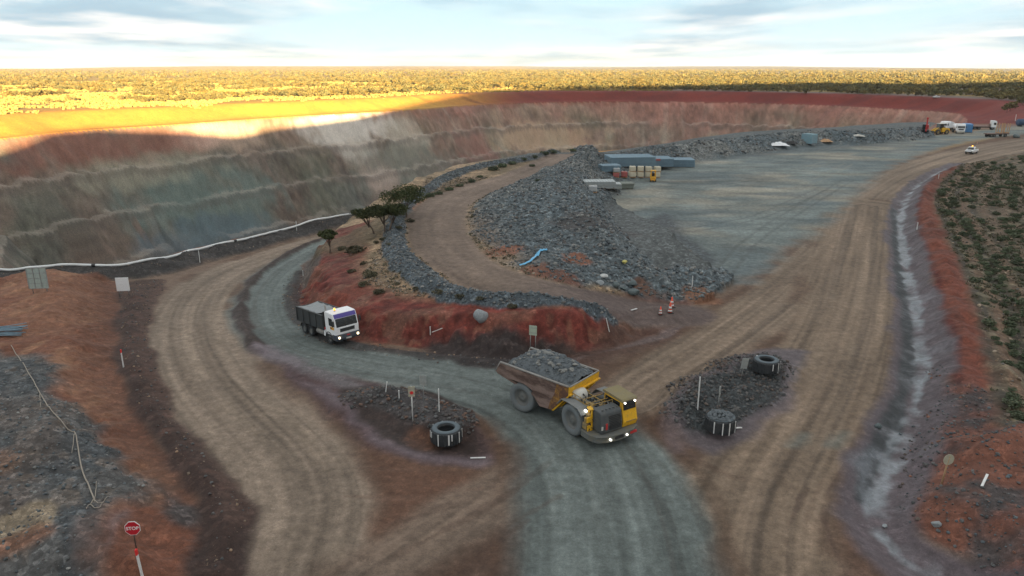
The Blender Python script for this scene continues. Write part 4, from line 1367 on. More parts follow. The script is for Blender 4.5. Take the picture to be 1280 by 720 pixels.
# ground cover in the field
def tufts(name, label, mask_, n, bounds, h0, h1, m, seed):
    r = np.random.default_rng(seed)
    px, py = r.uniform(bounds[0], bounds[1], 5 * n), r.uniform(bounds[2], bounds[3], 5 * n)
    k_ = samp(mask_, px, py) > .5
    x, y = px[k_][:n], py[k_][:n]
    c = np.stack([x, y, ground(x, y) + .05], 1)
    B = 9
    c = np.repeat(c, B, 0) + r.normal(size=(len(x) * B, 3)) * np.array([.16, .16, .05])
    V, Fq = leaf_cards(c, (h0 + h1) / 2, r, 1.0)
    o = bpy.data.objects.new(name, raw_mesh(name, V, Fq, m)); COL.objects.link(o); tag(o, label, 'ground cover', kind='stuff')
tufts('ground_cover', 'low dry ground cover between the saltbush rows', fld * (wob2 > -.5), 5500, (24, 110, 40, 200), .08, .17, M_dry, 21)
tufts('ground_cover', 'sparse dry grass on the scrub mound', mnd * (1 - rock_pile) * (1 - rock_wind) * (1 - on_ramp) * (vP < 0) * (1 - np.clip(cut, 0, 1)), 1100, (-30, 25, 55, 130), .08, .14, M_dry, 22)

# tall dry grass on the open plain beyond the pit, it catches the low sun
def plain_grass():
    r = np.random.default_rng(31)
    n = 60000
    a = np.radians(r.uniform(-43, 12, n)); d = 270 * (1300 / 270) ** r.random(n)
    x, y = d * np.sin(a), d * np.cos(a)
    dp = samp(dpit, x, y)
    k_ = (dp > 30 + 10 * fbm(x, y, 20, 3, 505)) & (samp(far, x, y) > .6) & (fbm(x, y, 30, 4, 506) > -.35)
    x, y = x[k_], y[k_]; n = len(x)
    ang = r.uniform(0, 6.28, (n, 3)); V = []
    z = ground(x, y)
    h = r.uniform(.35, .9, n) * (1 + d[k_] / 1500); w = r.uniform(.5, 1.1, n) * (1 + d[k_] / 900)
    for i in range(3):
        c, s_ = np.cos(ang[:, i]) * w * .5, np.sin(ang[:, i]) * w * .5
        lx, ly = -s_ * .5, c * .5
        V.append(np.stack([np.stack([x - c, y - s_, z - .05], -1), np.stack([x + c, y + s_, z - .05], -1), np.stack([x + c * 1.2 + lx, y + s_ * 1.2 + ly, z + h], -1), np.stack([x - c * 1.2 + lx, y - s_ * 1.2 + ly, z + h * .9], -1)], 1))
    V = np.concatenate(V).reshape(-1, 3); Fq = np.arange(len(V)).reshape(-1, 4)
    m = leaf_mat('dry_grass', (0.38, 0.29, 0.10), (0.28, 0.22, 0.075))
    o = bpy.data.objects.new('dry_grass', raw_mesh('dry_grass', V, Fq, m)); COL.objects.link(o)
    tag(o, 'yellow dry grass on the open plain beyond the pit', 'grass', kind='stuff')
plain_grass()
# ------------------------------------------------------------------ paints
M_yel = mat('worn_yellow_paint', (0.78, 0.43, 0.018), .5, dirt=.7, scale=1.3, dirtcol=(0.26, 0.15, 0.08), lo=.5, hi=.75)
M_yel2 = mat('dusty_yellow_paint', (0.40, 0.25, 0.055), .65, dirt=.85, scale=1.8, dirtcol=(0.17, 0.15, 0.11), lo=.35, hi=.65)
M_olive = mat('dusty_roof_paint', (0.22, 0.18, 0.085), .75, dirt=.7, scale=2.0, dirtcol=(0.20, 0.18, 0.15))
M_rusty = mat('rusty_steel', (0.085, 0.050, 0.040), .75, dirt=1.0, scale=1.3, dirtcol=(0.235, 0.165, 0.14), lo=.40, hi=.56, bump=.4, stretch=(.42, 1, 1.5))
M_rusty2 = mat('rust_and_yellow_steel', (0.42, 0.21, 0.03), .7, dirt=1.0, scale=1.0, dirtcol=(0.12, 0.06, 0.04), lo=.40, hi=.55, bump=.3)
M_worn = mat('worn_bare_steel', (0.32, 0.31, 0.29), .5, .3, dirt=.6, scale=2.5, dirtcol=(0.17, 0.11, 0.08))
M_dgrey = mat('dark_dusty_metal', (0.062, 0.070, 0.074), .6, dirt=.6, scale=2.0, dirtcol=(0.15, 0.145, 0.13))
M_black = mat('black_metal', (0.022, 0.023, 0.024), .6, dirt=.5, scale=3, dirtcol=(0.09, 0.08, 0.07))
M_dust = mat('grey_dusty_metal', (0.19, 0.20, 0.20), .8, dirt=.6, scale=2.2, dirtcol=(0.12, 0.115, 0.105))
M_tyre = mat('dusty_rubber', (0.15, 0.168, 0.176), .92, dirt=.6, scale=2.0, dirtcol=(0.16, 0.15, 0.135), bump=.3)
M_tyreb = mat('black_rubber', (0.028, 0.032, 0.036), .7, dirt=.35, scale=2.5, dirtcol=(0.10, 0.10, 0.10), bump=.2)
M_rim = mat('dusty_rim', (0.13, 0.135, 0.13), .75, dirt=.5, scale=3, dirtcol=(0.18, 0.15, 0.12))
M_glass = mat('dark_glass', (0.018, 0.022, 0.024), .08, dirt=.12, scale=3, dirtcol=(0.14, 0.13, 0.12), spec=.8)
M_white = mat('white_paint', (0.84, 0.85, 0.86), .35, dirt=.13, scale=1.6, dirtcol=(0.34, 0.28, 0.22))
M_offw = mat('off_white_paint', (0.56, 0.55, 0.50), .5, dirt=.4, scale=2.0, dirtcol=(0.30, 0.23, 0.17))
M_red = mat('red_paint', (0.50, 0.035, 0.035), .5, dirt=.25, scale=4)
M_blue = mat('blue_paint', (0.065, 0.23, 0.48), .5, dirt=.25, scale=2)
M_visor = mat('violet_blue_visor', (0.075, 0.055, 0.30), .4, dirt=.1)
M_orange = mat('orange_decal', (0.75, 0.36, 0.03), .5, dirt=.15)
M_tarp = mat('pale_tarpaulin', (0.26, 0.28, 0.29), .7, dirt=.4, scale=2, dirtcol=(0.2, .18, .16))
M_lamp = mat('lit_headlamp', (0.9, 0.9, 0.85), .2, dirt=0, emit=(1.0, 0.97, 0.86), estr=.9)
M_lampw = mat('lit_warm_headlamp', (0.9, 0.85, 0.7), .2, dirt=0, emit=(1.0, 0.80, 0.45), estr=.8)
M_beacon = mat('lit_amber_beacon', (0.9, 0.4, 0.05), .3, dirt=0, emit=(1.0, 0.36, 0.03), estr=.7)
M_log = mat('tan_steel', (0.50, 0.30, 0.16), .6, dirt=.4, scale=3)
M_ore = rock_mat('broken_ore', None, (0.098, 0.112, 0.122)); M_ore2 = rock_mat('pale_ore', None, (0.19, 0.19, 0.18))


def wheel(parent, x, y, r, w, side, tm, rm, lugs=26, name='wheel', steer=0.0):
    """tyre with lugs, and a rim with hub and bolts as its sub-part; side is the outer face"""
    mb = MB()
    h = w / 2
    mb.lathe([(r * .56, -h * .82), (r * .62, -h * .95), (r * .82, -h), (r * .94, -h * .93), (r * .985, -h * .7), (r * .985, h * .7), (r * .94, h * .93), (r * .82, h), (r * .62, h * .95), (r * .56, h * .82)], 'y', 36)
    for i in range(lugs):
        for s in (-1, 1):
            a = 2 * math.pi * (i + (.5 if s > 0 else 0)) / lugs
            M = Matrix.Rotation(a, 4, 'Y')
            mb.hexa([(r * .965, s * h * .08, -r * .045), (r * .965, s * h * .9, -r * .075), (r * .965, s * h * .9, r * .02), (r * .965, s * h * .08, r * .05),
                     (r * 1.0, s * h * .08, -r * .04), (r * .985, s * h * .88, -r * .07), (r * .985, s * h * .88, r * .015), (r * 1.0, s * h * .08, r * .045)], M)
    o = mb.build(name, tm, parent, loc=(x, y, r), rot=(0, 0, steer))
    d = MB()
    s = side
    d.lathe([(r * .575, s * h * .80), (r * .52, s * h * .78), (r * .47, s * h * .55), (r * .30, s * h * .50), (r * .26, s * h * .66), (r * .12, s * h * .70), (.005, s * h * .70), (.005, -s * h * .3), (r * .575, -s * h * .3)], 'y', 28)
    for i in range(10):
        a = 2 * math.pi * i / 10
        d.cyl((r * .38 * math.cos(a), s * h * .5, r * .38 * math.sin(a)), (r * .38 * math.cos(a), s * h * .58, r * .38 * math.sin(a)), r * .028, n=6)
    d.build('rim', rm, o)
    return o


# ------------------------------------------------------------------ the loaded yellow underground truck
def haul_truck():
    yaw = math.radians(-58.0)
    cx, cy = 5.05, 41.85
    root = empty('haul_truck', (cx, cy, float(ground(cx, cy))), yaw, 'big articulated yellow mine truck with a rusty tray, headlights lit, at the junction', 'haul truck')
    rl = math.radians(19.0)                       # how far the rear half is turned
    hx = -1.9
    rp = (hx - 3.1 * math.cos(rl), -3.1 * math.sin(rl), 0)
    RM_ = Matrix.Translation(rp) @ Matrix.Rotation(rl, 4, 'Z')
    def rear(mb, name, m, bevel=.02, parent=root):
        return mb.build(name, m, parent, bevel, loc=rp, rot=(0, 0, rl))
    # ---- rear half: tray
    side = [(-1.75, 3.14), (1.2, 3.02), (3.75, 2.90), (3.80, 2.35), (2.55, .98), (1.55, 0.94), (1.22, 1.30), (0.90, 1.90), (0.3, 2.14), (-0.7, 2.16), (-1.5, 2.14), (-2.15, 2.40)]
    b = MB()
    for s in (-1, 1):
        b.prism(side, s * 1.60, s * 1.70, 'y')
    b.hexa([(-2.12, -1.6, 2.24), (2.5, -1.6, 1.02), (2.5, 1.6, 1.02), (-2.12, 1.6, 2.24), (-2.12, -1.6, 2.38), (2.6, -1.6, 1.2), (2.6, 1.6, 1.2), (-2.12, 1.6, 2.38)])
    tray = rear(b, 'tray', M_rusty, .025)
    f = MB()
    f.prism([(2.50, .96), (2.64, .94), (3.84, 2.30), (3.90, 2.88), (3.80, 2.92), (3.74, 2.36)], -1.69, 1.69, 'y')
    f.prism([(3.76, 2.30), (3.98, 2.34), (4.00, 2.44), (3.80, 2.46)], -1.71, 1.71, 'y')
    for y in (-1.15, -.4, .4, 1.15):
        f.prism([(2.80, 1.15), (2.92, 1.10), (3.94, 2.26), (3.80, 2.32)], y - .07, y + .07, 'y')
    rear(f, 'headboard', M_yel, .015)
    for s in (-1, 1):
        r_ = MB()
        r_.prism([(2.25, .99), (2.56, 1.0), (3.78, 2.36), (3.74, 2.86), (2.9, 2.90), (2.75, 2.2), (2.4, 1.5)], s * 1.704, s * 1.73, 'y')
        rear(r_, 'rust_streaked_panel', M_rusty2, .008)
    t = MB()
    for s in (-1, 1):
        t.tube([(-1.75, s * 1.66, 3.15), (1.2, s * 1.66, 3.03), (3.80, s * 1.66, 2.92)], .075, 6)
        t.tube([(-1.75, s * 1.66, 3.15), (-2.15, s * 1.66, 2.40)], .06, 6)
    t.tube([(3.85, -1.66, 2.92), (3.85, 1.66, 2.92)], .06, 6)
    rear(t, 'tray_rim', M_worn, 0)
    # rear chassis
    c = MB()
    c.box(-1.5, 1.5, -.55, .55, .85, 1.35); c.box(1.4, 3.2, -.35, .35, .7, .93)
    c.cyl((0, -1.2, 1.03), (0, 1.2, 1.03), .28, n=14)
    for s in (-1, 1):
        c.cyl((.2, s * .75, 1.1), (1.4, s * .75, 1.1), .09, n=10)
    rear(c, 'rear_frame', M_dgrey, .03)
    for s in (-1, 1):
        o = wheel(root, 0, 0, 1.03, .86, s, M_tyre, M_rim)
        o.matrix_local = RM_ @ Matrix.Translation((0, s * 1.22, 1.03))
    # ---- front half
    c = MB()
    c.box(-1.55, 1.5, -.85, .85, .72, 1.45); c.cyl((0, -1.2, 1.03), (0, 1.2, 1.03), .3, n=14)
    c.prism([(-2.3, .75), (-1.5, .75), (-1.5, 1.7), (-1.8, 1.75), (-2.3, 1.45)], -.42, .42, 'y')
    c.cyl((-1.95, 0, .7), (-1.95, 0, 1.65), .2, n=12)
    c.build('front_frame', M_black, root, .03)
    for s in (-1, 1):
        wheel(root, 0, s * 1.26, 1.03, .86, s, M_tyre, M_rim)
    # bumper
    bp = [(1.12, -1.72), (1.95, -1.74), (2.45, -1.52), (2.72, -1.0), (2.80, -.3), (2.80, .3), (2.72, 1.0), (2.45, 1.52), (1.95, 1.74), (1.12, 1.72), (1.12, 1.3), (1.12, -1.3)]
    b = MB(); b.prism(bp, .56, .88, 'z')
    b.prism([(x * 1.0 + .05 * (x > 2), y * 1.015) for x, y in bp], .86, .94, 'z')
    b.prism([(x * 1.0 + .04 * (x > 2), y * 1.01) for x, y in bp], .54, .62, 'z')
    bu = b.build('bumper', mat('scuffed_grey_steel', (0.125, 0.130, 0.122), .8, dirt=.8, scale=2.2, dirtcol=(0.20, 0.165, 0.09)), root, .025)
    g = MB(); g.box(2.78, 2.835, -.42, .22, .64, .82); g.build('bumper_grille', M_black, bu, .01)
    g = MB(); g.box(2.70, 2.81, .72, 1.22, .66, .80); g.build('red_reflector', M_red, bu, .01, rot=(0, 0, .03))
    for y in (-.78, .48):
        l = MB(); l.cyl((2.70, y, .72), (2.86, y, .72), .055, n=14); l.build('headlight', M_lamp, root)
    # radiator shroud
    g = MB()
    g.prism([(1.45, .98), (2.42, .98), (2.44, 1.5), (2.30, 2.18), (2.16, 2.32), (1.45, 2.36)], -1.18, .42, 'y')
    sh = g.build('radiator_shroud', M_dgrey, root, .14, 4)
    g = MB()
    for i in range(9):
        z = 1.16 + i * .098
        x = 2.445 if z < 1.5 else 2.445 - (z - 1.5) * .205
        g.box(x - .03, x + .012, -.62, .30, z, z + .06)
    g.build('radiator_grille', M_black, sh, .006)
    g = MB(); g.box(2.36, 2.45, -.88, -.72, 1.20, 1.62); g.build('fire_extinguisher', M_red, sh, .03)
    g = MB(); g.box(2.25, 2.44, -1.17, -1.06, 1.25, 1.5); g.build('white_label', M_offw, sh, .01)
    g = MB()
    for i in range(5):
        g.box(2.05, 2.12, -.95 + i * .28, -.83 + i * .28, 2.33, 2.40)
    g.build('lifting_lug', M_dgrey, sh, .01)
    # right hand machinery between wheel and shroud
    g = MB()
    g.box(1.10, 1.50, -1.62, -.9, 1.0, 1.40); g.box(1.2, 1.5, -1.45, -1.15, 1.4, 1.95)
    g.cyl((1.32, -1.52, 1.05), (1.32, -1.52, 1.75), .11, n=10)
    g.build('step_box', M_yel2, root, .03)
    g = MB(); g.box(1.10, 1.20, -1.18, -1.05, 1.4, 2.3); g.box(1.5, 1.58, -1.3, -1.2, 1.0, 2.3); g.box(1.1, 1.58, -1.3, -1.05, 2.22, 2.32)
    g.build('ladder', M_yel, root, .015)
    # engine deck
    d = MB(); d.box(-1.35, 1.46, -1.12, .46, 1.62, 1.74)
    dk = d.build('deck', M_olive, root, .02)
    e = MB()
    e.box(-.1, 1.2, -.95, -.2, 1.74, 2.02); e.box(.2, 1.0, -.1, .4, 1.74, 1.95); e.cyl((-.2, -.62, 2.05), (1.1, -.62, 2.05), .17, n=10)
    e.cyl((.3, -.25, 1.74), (.3, -.25, 2.28), .10, n=8); e.box(-1.2, -.6, .0, .42, 1.74, 2.1); e.cyl((-.9, .1, 2.1), (-.3, .25, 2.18), .07, n=8)
    e.cyl((.75, .1, 1.9), (1.3, -.1, 2.15), .06, n=8); e.box(.95, 1.3, -1.05, -.75, 1.74, 2.2)
    e.build('engine', M_dgrey, root, .03)
    a = MB(); a.cyl((-.78, -.98, 2.12), (-.78, -.08, 2.12), .44, n=24); a.ball((-.78, -.98, 2.12), (.40, .14, .40), 16, 8); a.ball((-.78, -.08, 2.12), (.40, .14, .40), 16, 8)
    a.build('air_cleaner', M_offw, root, 0)
    a = MB(); a.cyl((-.45, -1.02, 1.95), (-.28, -1.02, 1.82), .2, n=14); a.build('intake_pipe', M_orange, root)
    rl_ = MB()
    pts = [(-1.25, .42), (-1.25, -1.08), (1.35, -1.08), (1.40, .42)]
    for z in (2.22, 2.48):
        rl_.tube([(p[0], p[1], z) for p in pts], .028, 6)
    for x in (-1.25, -.4, .45, 1.35):
        rl_.tube([(x, -1.08, 1.7), (x, -1.08, 2.48)], .028, 6)
    rl_.tube([(1.40, .42, 1.7), (1.40, .42, 2.48)], .028, 6); rl_.tube([(1.38, -.35, 1.7), (1.38, -.35, 2.48)], .028, 6)
    rl_.tube([(.45, -1.08, 2.48), (.45, .42, 2.48)], .03, 6); rl_.tube([(.95, -1.08, 2.40), (.95, .42, 2.40)], .03, 6); rl_.tube([(-.2, -.2, 2.44), (1.35, -.2, 2.44)], .03, 6)
    rl_.build('handrail', M_yel2, root)
    q = random.Random(21)
    for m_, nm, n_ in ((M_yel2, 'bracket', 9), (M_black, 'hose', 9), (M_worn, 'steel_pipe', 9)):
        for k_ in range(n_):
            h_ = MB()
            x, y = q.uniform(-1.2, 1.3), q.uniform(-1.0, .35)
            if nm == 'bracket':
                a_, b_ = q.uniform(.1, .32), q.uniform(.06, .2); h_.box(x - a_, x + a_, y - b_, y + b_, 1.72, q.uniform(1.95, 2.3))
            else:
                e_ = q.uniform(-.9, .9); h_.tube([(x, y, 1.75), (x + .1, y, 2.2), (x + .4 * e_, y + .3 * e_, q.uniform(2.1, 2.38)), (x + .7 * e_, y + .5 * e_ * .5, 1.8)], q.uniform(.025, .05), 6)
            h_.build(nm, m_, root, 0)
    for k_ in range(7):
        h_ = MB(); y, z = q.uniform(-1.6, -1.0), q.uniform(1.1, 2.0)
        h_.tube([(1.15, y, z), (1.4, y - .05, z + .2), (1.62, y + .05, z - .1), (1.5, y + .15, z - .4)], .035, 6)
        h_.build('hose', M_black, root)
    g = MB(); g.box(1.55, 1.62, -1.60, -1.22, .95, 1.32); g.box(1.5, 1.58, -1.62, -1.3, 1.5, 1.85); g.build('yellow_panel', M_yel, root, .02)
    # fenders
    for s in (-1, 1):
        f = MB(); y0, y1 = (s * 1.02, s * 1.76)
        f.prism([(-1.42, 1.62), (-.98, 2.12), (-.3, 2.20), (.75, 2.16), (1.16, 1.86), (1.16, 1.81), (.73, 2.11), (-.3, 2.15), (-.96, 2.07), (-1.40, 1.57)], y0, y1, 'y')
        f.build('fender', M_dust, root, .012)
    l = MB(); l.cyl((1.04, -1.40, 2.08), (1.20, -1.40, 2.06), .065, n=12); l.build('headlight', M_lamp, root)
    # cab
    c = MB()
    c.prism([(.45, .95), (2.30, .95), (2.42, 1.3), (2.25, 1.95), (2.16, 2.58), (.50, 2.64), (.45, 2.0)], .52, 1.64, 'y')
    cb = c.build('cab', M_yel, root, .05, 3)
    r = MB(); r.prism([(.36, 2.63), (2.24, 2.56), (2.28, 2.66), (2.15, 2.74), (.45, 2.80), (.36, 2.74)], .48, 1.68, 'y'); r.build('roof', M_olive, cb, .03)
    w = MB(); w.hexa([(2.22, .62, 2.04), (2.275, .62, 2.04), (2.275, 1.56, 2.04), (2.22, 1.56, 2.04), (2.14, .62, 2.54), (2.195, .62, 2.54), (2.195, 1.56, 2.54), (2.14, 1.56, 2.54)])
    w.build('windscreen', M_glass, cb, .01)
    for y in (.505, 1.64):
        w = MB(); w.box(.62, 1.05, y, y + .012, 1.9, 2.5); w.box(1.05, 2.0, y, y + .012, 1.9, 2.5); w.build('side_window', M_glass, cb)
    w = MB(); w.box(2.30, 2.44, .72, 1.5, 1.30, 1.36); w.build('cab_step', M_yel2, cb, .01)
    for y in (.72, 1.50):
        l = MB(); l.cyl((2.16, y, 2.50), (2.27, y, 2.49), .055, n=12); l.build('headlight', M_lamp, cb)
    # ---- its load
    r = np.random.default_rng(9)
    nx, ny = 74, 48
    gx = np.linspace(-1.75, 3.72, nx); gy = np.linspace(-1.56, 1.56, ny)
    A, B = np.meshgrid(gx, gy, indexing='ij')
    dome = np.clip(1 - ((A - 1.1) / 2.95) ** 2, 0, 1) ** .7 * np.clip(1 - (B / 1.75) ** 2, 0, 1) ** .8
    zz = 2.46 + 1.38 * dome + .16 * np.abs(fbm(A, B, .45, 3, 601)) + .12 * fbm(A, B, 1.3, 3, 602)
    V = np.stack([A, B, zz], -1).reshape(-1, 3)
    I, J = np.meshgrid(np.arange(nx - 1), np.arange(ny - 1), indexing='ij')
    q = np.stack([I * ny + J, (I + 1) * ny + J, (I + 1) * ny + J + 1, I * ny + J + 1], -1).reshape(-1, 4)
    Fs = [tuple(f) for f in q]; Vs = [tuple(v) for v in V]
    b = MB(); b.add(Vs, Fs)
    for k_ in range(420):
        i, j = r.integers(2, nx - 2), r.integers(2, ny - 2)
        V0, F0 = ROCKS[r.integers(0, 7)]
        s = r.uniform(.08, .22) if k_ > 26 else r.uniform(.3, .55)
        R_ = Matrix.Translation((A[i, j], B[i, j], zz[i, j] + .02)) @ Matrix.Rotation(r.uniform(0, 6), 4, 'Z') @ Matrix.Rotation(r.uniform(-.6, .6), 4, 'X') @ Matrix.Scale(s, 4)
        b.add([tuple(v) for v in V0], [tuple(f) for f in F0], False, R_)
    o = b.build('rock_load', M_ore)
    b2 = MB()
    for k_ in range(60):
        i, j = r.integers(6, nx - 6), r.integers(5, ny - 5)
        V0, F0 = ROCKS[r.integers(0, 7)]
        b2.add([tuple(v) for v in V0], [tuple(f) for f in F0], False, Matrix.Translation((A[i, j], B[i, j], zz[i, j] + .03)) @ Matrix.Rotation(r.uniform(0, 6), 4, 'Z') @ Matrix.Rotation(r.uniform(-.6, .6), 4, 'X') @ Matrix.Scale(r.uniform(.12, .5), 4))
    tag(b2.build('pale_rocks', M_ore2, o), kind='stuff')
    o.matrix_world = Matrix.Translation(root.location) @ Matrix.Rotation(yaw, 4, 'Z') @ RM_
    tag(o, 'heap of blue grey broken rock in the rusty tray of the big yellow truck', 'rock load')

haul_truck()


# ------------------------------------------------------------------ the white tipper
def cab_over(root, xf, body, win, L=1.95, w=1.25, z0=.95, h=2.2, visor=None):
    c = MB()
    c.prism([(xf - L, z0), (xf - .05, z0 - .05), (xf, z0 + .75), (xf - .22, z0 + 1.68), (xf - .42, z0 + h - .1), (xf - L + .15, z0 + h), (xf - L, z0 + h - .15)], -w, w, 'y')
    cab_ = c.build('cab', body, root, .09, 3)
    def on_front(z, off):      # x of the front face at height z
        if z < z0 + .75: x = xf - .05 + .05 * (z - z0 + .05) / .8
        elif z < z0 + 1.68: x = xf - .22 * (z - z0 - .75) / .93
        else: x = xf - .22 - .2 * (z - z0 - 1.68) / .42
        return x + off
    def panel(nm, y0, y1, za, zb, m, t=.02):
        g = MB(); g.hexa([(on_front(za, -.06), y0, za), (on_front(za, t), y0, za), (on_front(za, t), y1, za), (on_front(za, -.06), y1, za),
                          (on_front(zb, -.06), y0, zb), (on_front(zb, t), y0, zb), (on_front(zb, t), y1, zb), (on_front(zb, -.06), y1, zb)])
        return g.build(nm, m, cab_, .008)
    panel('windscreen', -w + .14, w - .14, z0 + .84, z0 + 1.62, win)
    if visor: panel('visor', -w + .1, w - .1, z0 + 1.67, z0 + h - .16, visor, .05)
    for s in (-1, 1):
        g = MB(); y = s * (w + .008)
        g.prism([(xf - L + .75, z0 + .92), (xf - .42, z0 + .85), (xf - .55, z0 + 1.62), (xf - L + .75, z0 + 1.66)], y - .01, y + .01, 'y')
        g.build('side_window', win, cab_)
        g = MB(); g.box(xf - .12, xf + .02, s * (w + .10), s * (w + .28), z0 + 1.0, z0 + 1.5); g.tube([(xf - .2, s * w, z0 + 1.55), (xf - .06, s * (w + .2), z0 + 1.52)], .02, 5)
        g.build('mirror', M_black, cab_, .02)
    return cab_, panel


def tipper():
    yaw = math.radians(-47.0)
    u = Vector((math.cos(yaw), math.sin(yaw), 0)); v = Vector((-u.y, u.x, 0))
    fw = hit(414.5, 431.5)
    o_ = Vector(fw) - u * 2.05 + v * .97
    zf = float(ground(*(o_ + u * 2.35)[:2])); zr = float(ground(*(o_ - u * 2.2)[:2]))
    pitch = math.atan2(zf - zr, 4.55)
    root = empty('tipper_truck', (o_.x, o_.y, zr + (zf - zr) * 2.2 / 4.55), 0, 'white cab tipper truck with dark tray driving up the haul road, lights on', 'truck')
    root.rotation_euler = (0, -pitch, yaw); root.scale = (.87, .87, .87)
    cab_, panel = cab_over(root, 3.72, M_white, M_glass, visor=M_visor)
    gr_ = panel('grille', -.78, .78, 1.28, 1.62, M_black)
    g = MB()
    for i in range(3):
        g.box(3.71, 3.755, -.74, .74, 1.33 + i * .1, 1.355 + i * .1)
    g.build('grille_bar', M_dgrey, gr_)
    b = MB(); b.prism([(3.0, .48), (3.78, .48), (3.84, .7), (3.80, 1.06), (3.0, 1.06)], -1.26, 1.26, 'y')
    bu = b.build('bumper', mat('dark_blue_grey_plastic', (0.05, 0.065, 0.085), .5, dirt=.4), root, .06)
    for y in (-1.0, 1.0):
        l = MB(); l.cyl((3.76, y, .80), (3.86, y, .80), .11, n=14); l.build('headlight', M_lampw, bu)
    g = MB(); g.box(3.80, 3.86, -.28, .28, .56, .70); g.build('number_plate', M_offw, bu)
    g = MB(); g.box(3.79, 3.85, -.16, .16, .86, .98); g.build('red_badge', M_red, bu)
    for s in (-1, 1):
        g = MB(); y = s * 1.262
        g.box(2.72, 3.42, y - .008, y + .008, 1.52, 1.78); sg = g.build('door_sign', M_orange, cab_)
        g = MB(); y2 = s * 1.274; g.box(2.78, 3.0, y2 - .004, y2 + .004, 1.57, 1.73); g.build('door_sign_mark', M_black, sg)
        g = MB(); g.box(1.95, 3.0, s * 1.05, s * 1.27, .50, .62); g.build('cab_step', M_black, root, .02)
        # wheel arch
        a = MB(); n_ = 12
        prof = [(2.35 + .68 * math.cos(t), .52 + .68 * math.sin(t)) for t in np.linspace(0.15, math.pi - .15, n_)] + [(2.35 + .60 * math.cos(t), .52 + .60 * math.sin(t)) for t in np.linspace(math.pi - .15, .15, n_)]
        a.prism(prof, s * .85, s * 1.285, 'y'); a.build('wheel_arch', M_dgrey, root)
    l = MB(); l.cyl((2.6, -.55, 3.15), (2.6, -.55, 3.22), .09, n=10); bs = l.build('beacon_base', M_black, cab_)
    l = MB(); l.cyl((2.6, -.55, 3.22), (2.6, -.55, 3.40), .085, .07, n=12); l.build('beacon', M_beacon, bs)
    e = MB(); e.tube([(1.60, -.95, 1.2), (1.60, -.95, 3.2), (1.56, -.95, 3.5), (1.48, -.95, 3.62)], .075, 10); e.build('exhaust_stack', M_worn, root)
    # chassis
    c = MB()
    for s in (-1, 1): c.box(-4.0, 3.2, s * .42 - .06, s * .42 + .06, .72, .98)
    for x in (2.35, -1.45, -2.80): c.cyl((x, -1.0, .52), (x, 1.0, .52), .09, n=8)
    c.build('chassis', M_black, root, .01)
    t = MB(); t.cyl((-.2, -.95, .82), (1.2, -.95, .82), .3, n=16); t.build('fuel_tank', M_worn, root)
    t = MB(); t.box(.0, 1.25, .7, 1.2, .55, 1.1); t.build('tool_box', M_dgrey, root, .03)
    t = MB(); t.box(1.3, 1.6, -1.22, -.8, .6, 1.25); t.build('battery_box', M_white, root, .02)
    t = MB(); t.box(1.32, 1.62, -1.235, -1.05, 1.25, 1.5); t.build('red_side_light', M_red, root, .01)
    # tray
    b = MB()
    x0, x1, w, za, zb = -4.05, 1.42, 1.25, 1.15, 2.55
    b.box(x0, x1, -w, w, za, za + .08)
    for s in (-1, 1):
        b.box(x0, x1, s * (w - .06) - .06 * (s < 0) , s * (w - .06) + .06 * (s > 0), za + .08, zb)
        for x in np.linspace(x0 + .05, x1 - .15, 5):
            b.box(x, x + .12, *(sorted((s * w, s * (w + .07)))), za, zb)
        b.box(x0, x1, *(sorted((s * (w - .08), s * (w + .08)))), zb, zb + .09)
    b.box(x0, x0 + .08, -w + .06, w - .06, za + .08, zb)
    tr = b.build('tray', mat('dark_tray_steel', (0.032, 0.037, 0.04), .6, dirt=.5, scale=2, dirtcol=(.085, .085, .08)), root, .012)
    h_ = MB(); h_.box(x1, x1 + .10, -w, w, za, zb + .42); h_.box(x1 - .02, x1 + .55, -w * .95, w * .95, zb + .36, zb + .44); h_.build('headboard', M_black, tr, .015)
    # rolled tarpaulin over the tray
    nx, ny = 30, 14; q = MB(); vs_ = []
    for i in range(nx):
        for j in range(ny):
            x = x0 + .12 + (x1 - x0 - 1.6) * i / (nx - 1); y = -1.12 + 2.24 * j / (ny - 1)
            vs_.append((x, y, zb + .05 - .10 * math.sin(math.pi * j / (ny - 1)) + .035 * math.sin(5 * x + y * 2) + .02 * math.sin(11 * x)))
    q.add(vs_, [(i * ny + j, (i + 1) * ny + j, (i + 1) * ny + j + 1, i * ny + j + 1) for i in range(nx - 1) for j in range(ny - 1)], True)
    q.build('tarpaulin', M_tarp, tr)
    wheel(root, 2.35, -1.06, .52, .34, -1, M_tyreb, M_rim, 20); wheel(root, 2.35, 1.06, .52, .34, 1, M_tyreb, M_rim, 20)
    for x in (-1.45, -2.80):
        for s in (-1, 1):
            wheel(root, x, s * .98, .52, .5, s, M_tyreb, M_rim, 20)
            m = MB(); m.prism([(x - .66, .62), (x - .5, 1.06), (x + .5, 1.06), (x + .66, .62), (x + .62, .62), (x + .48, 1.02), (x - .48, 1.02), (x - .62, .62)], s * .72, s * 1.25, 'y'); m.build('mudguard', M_black, root)
tipper()


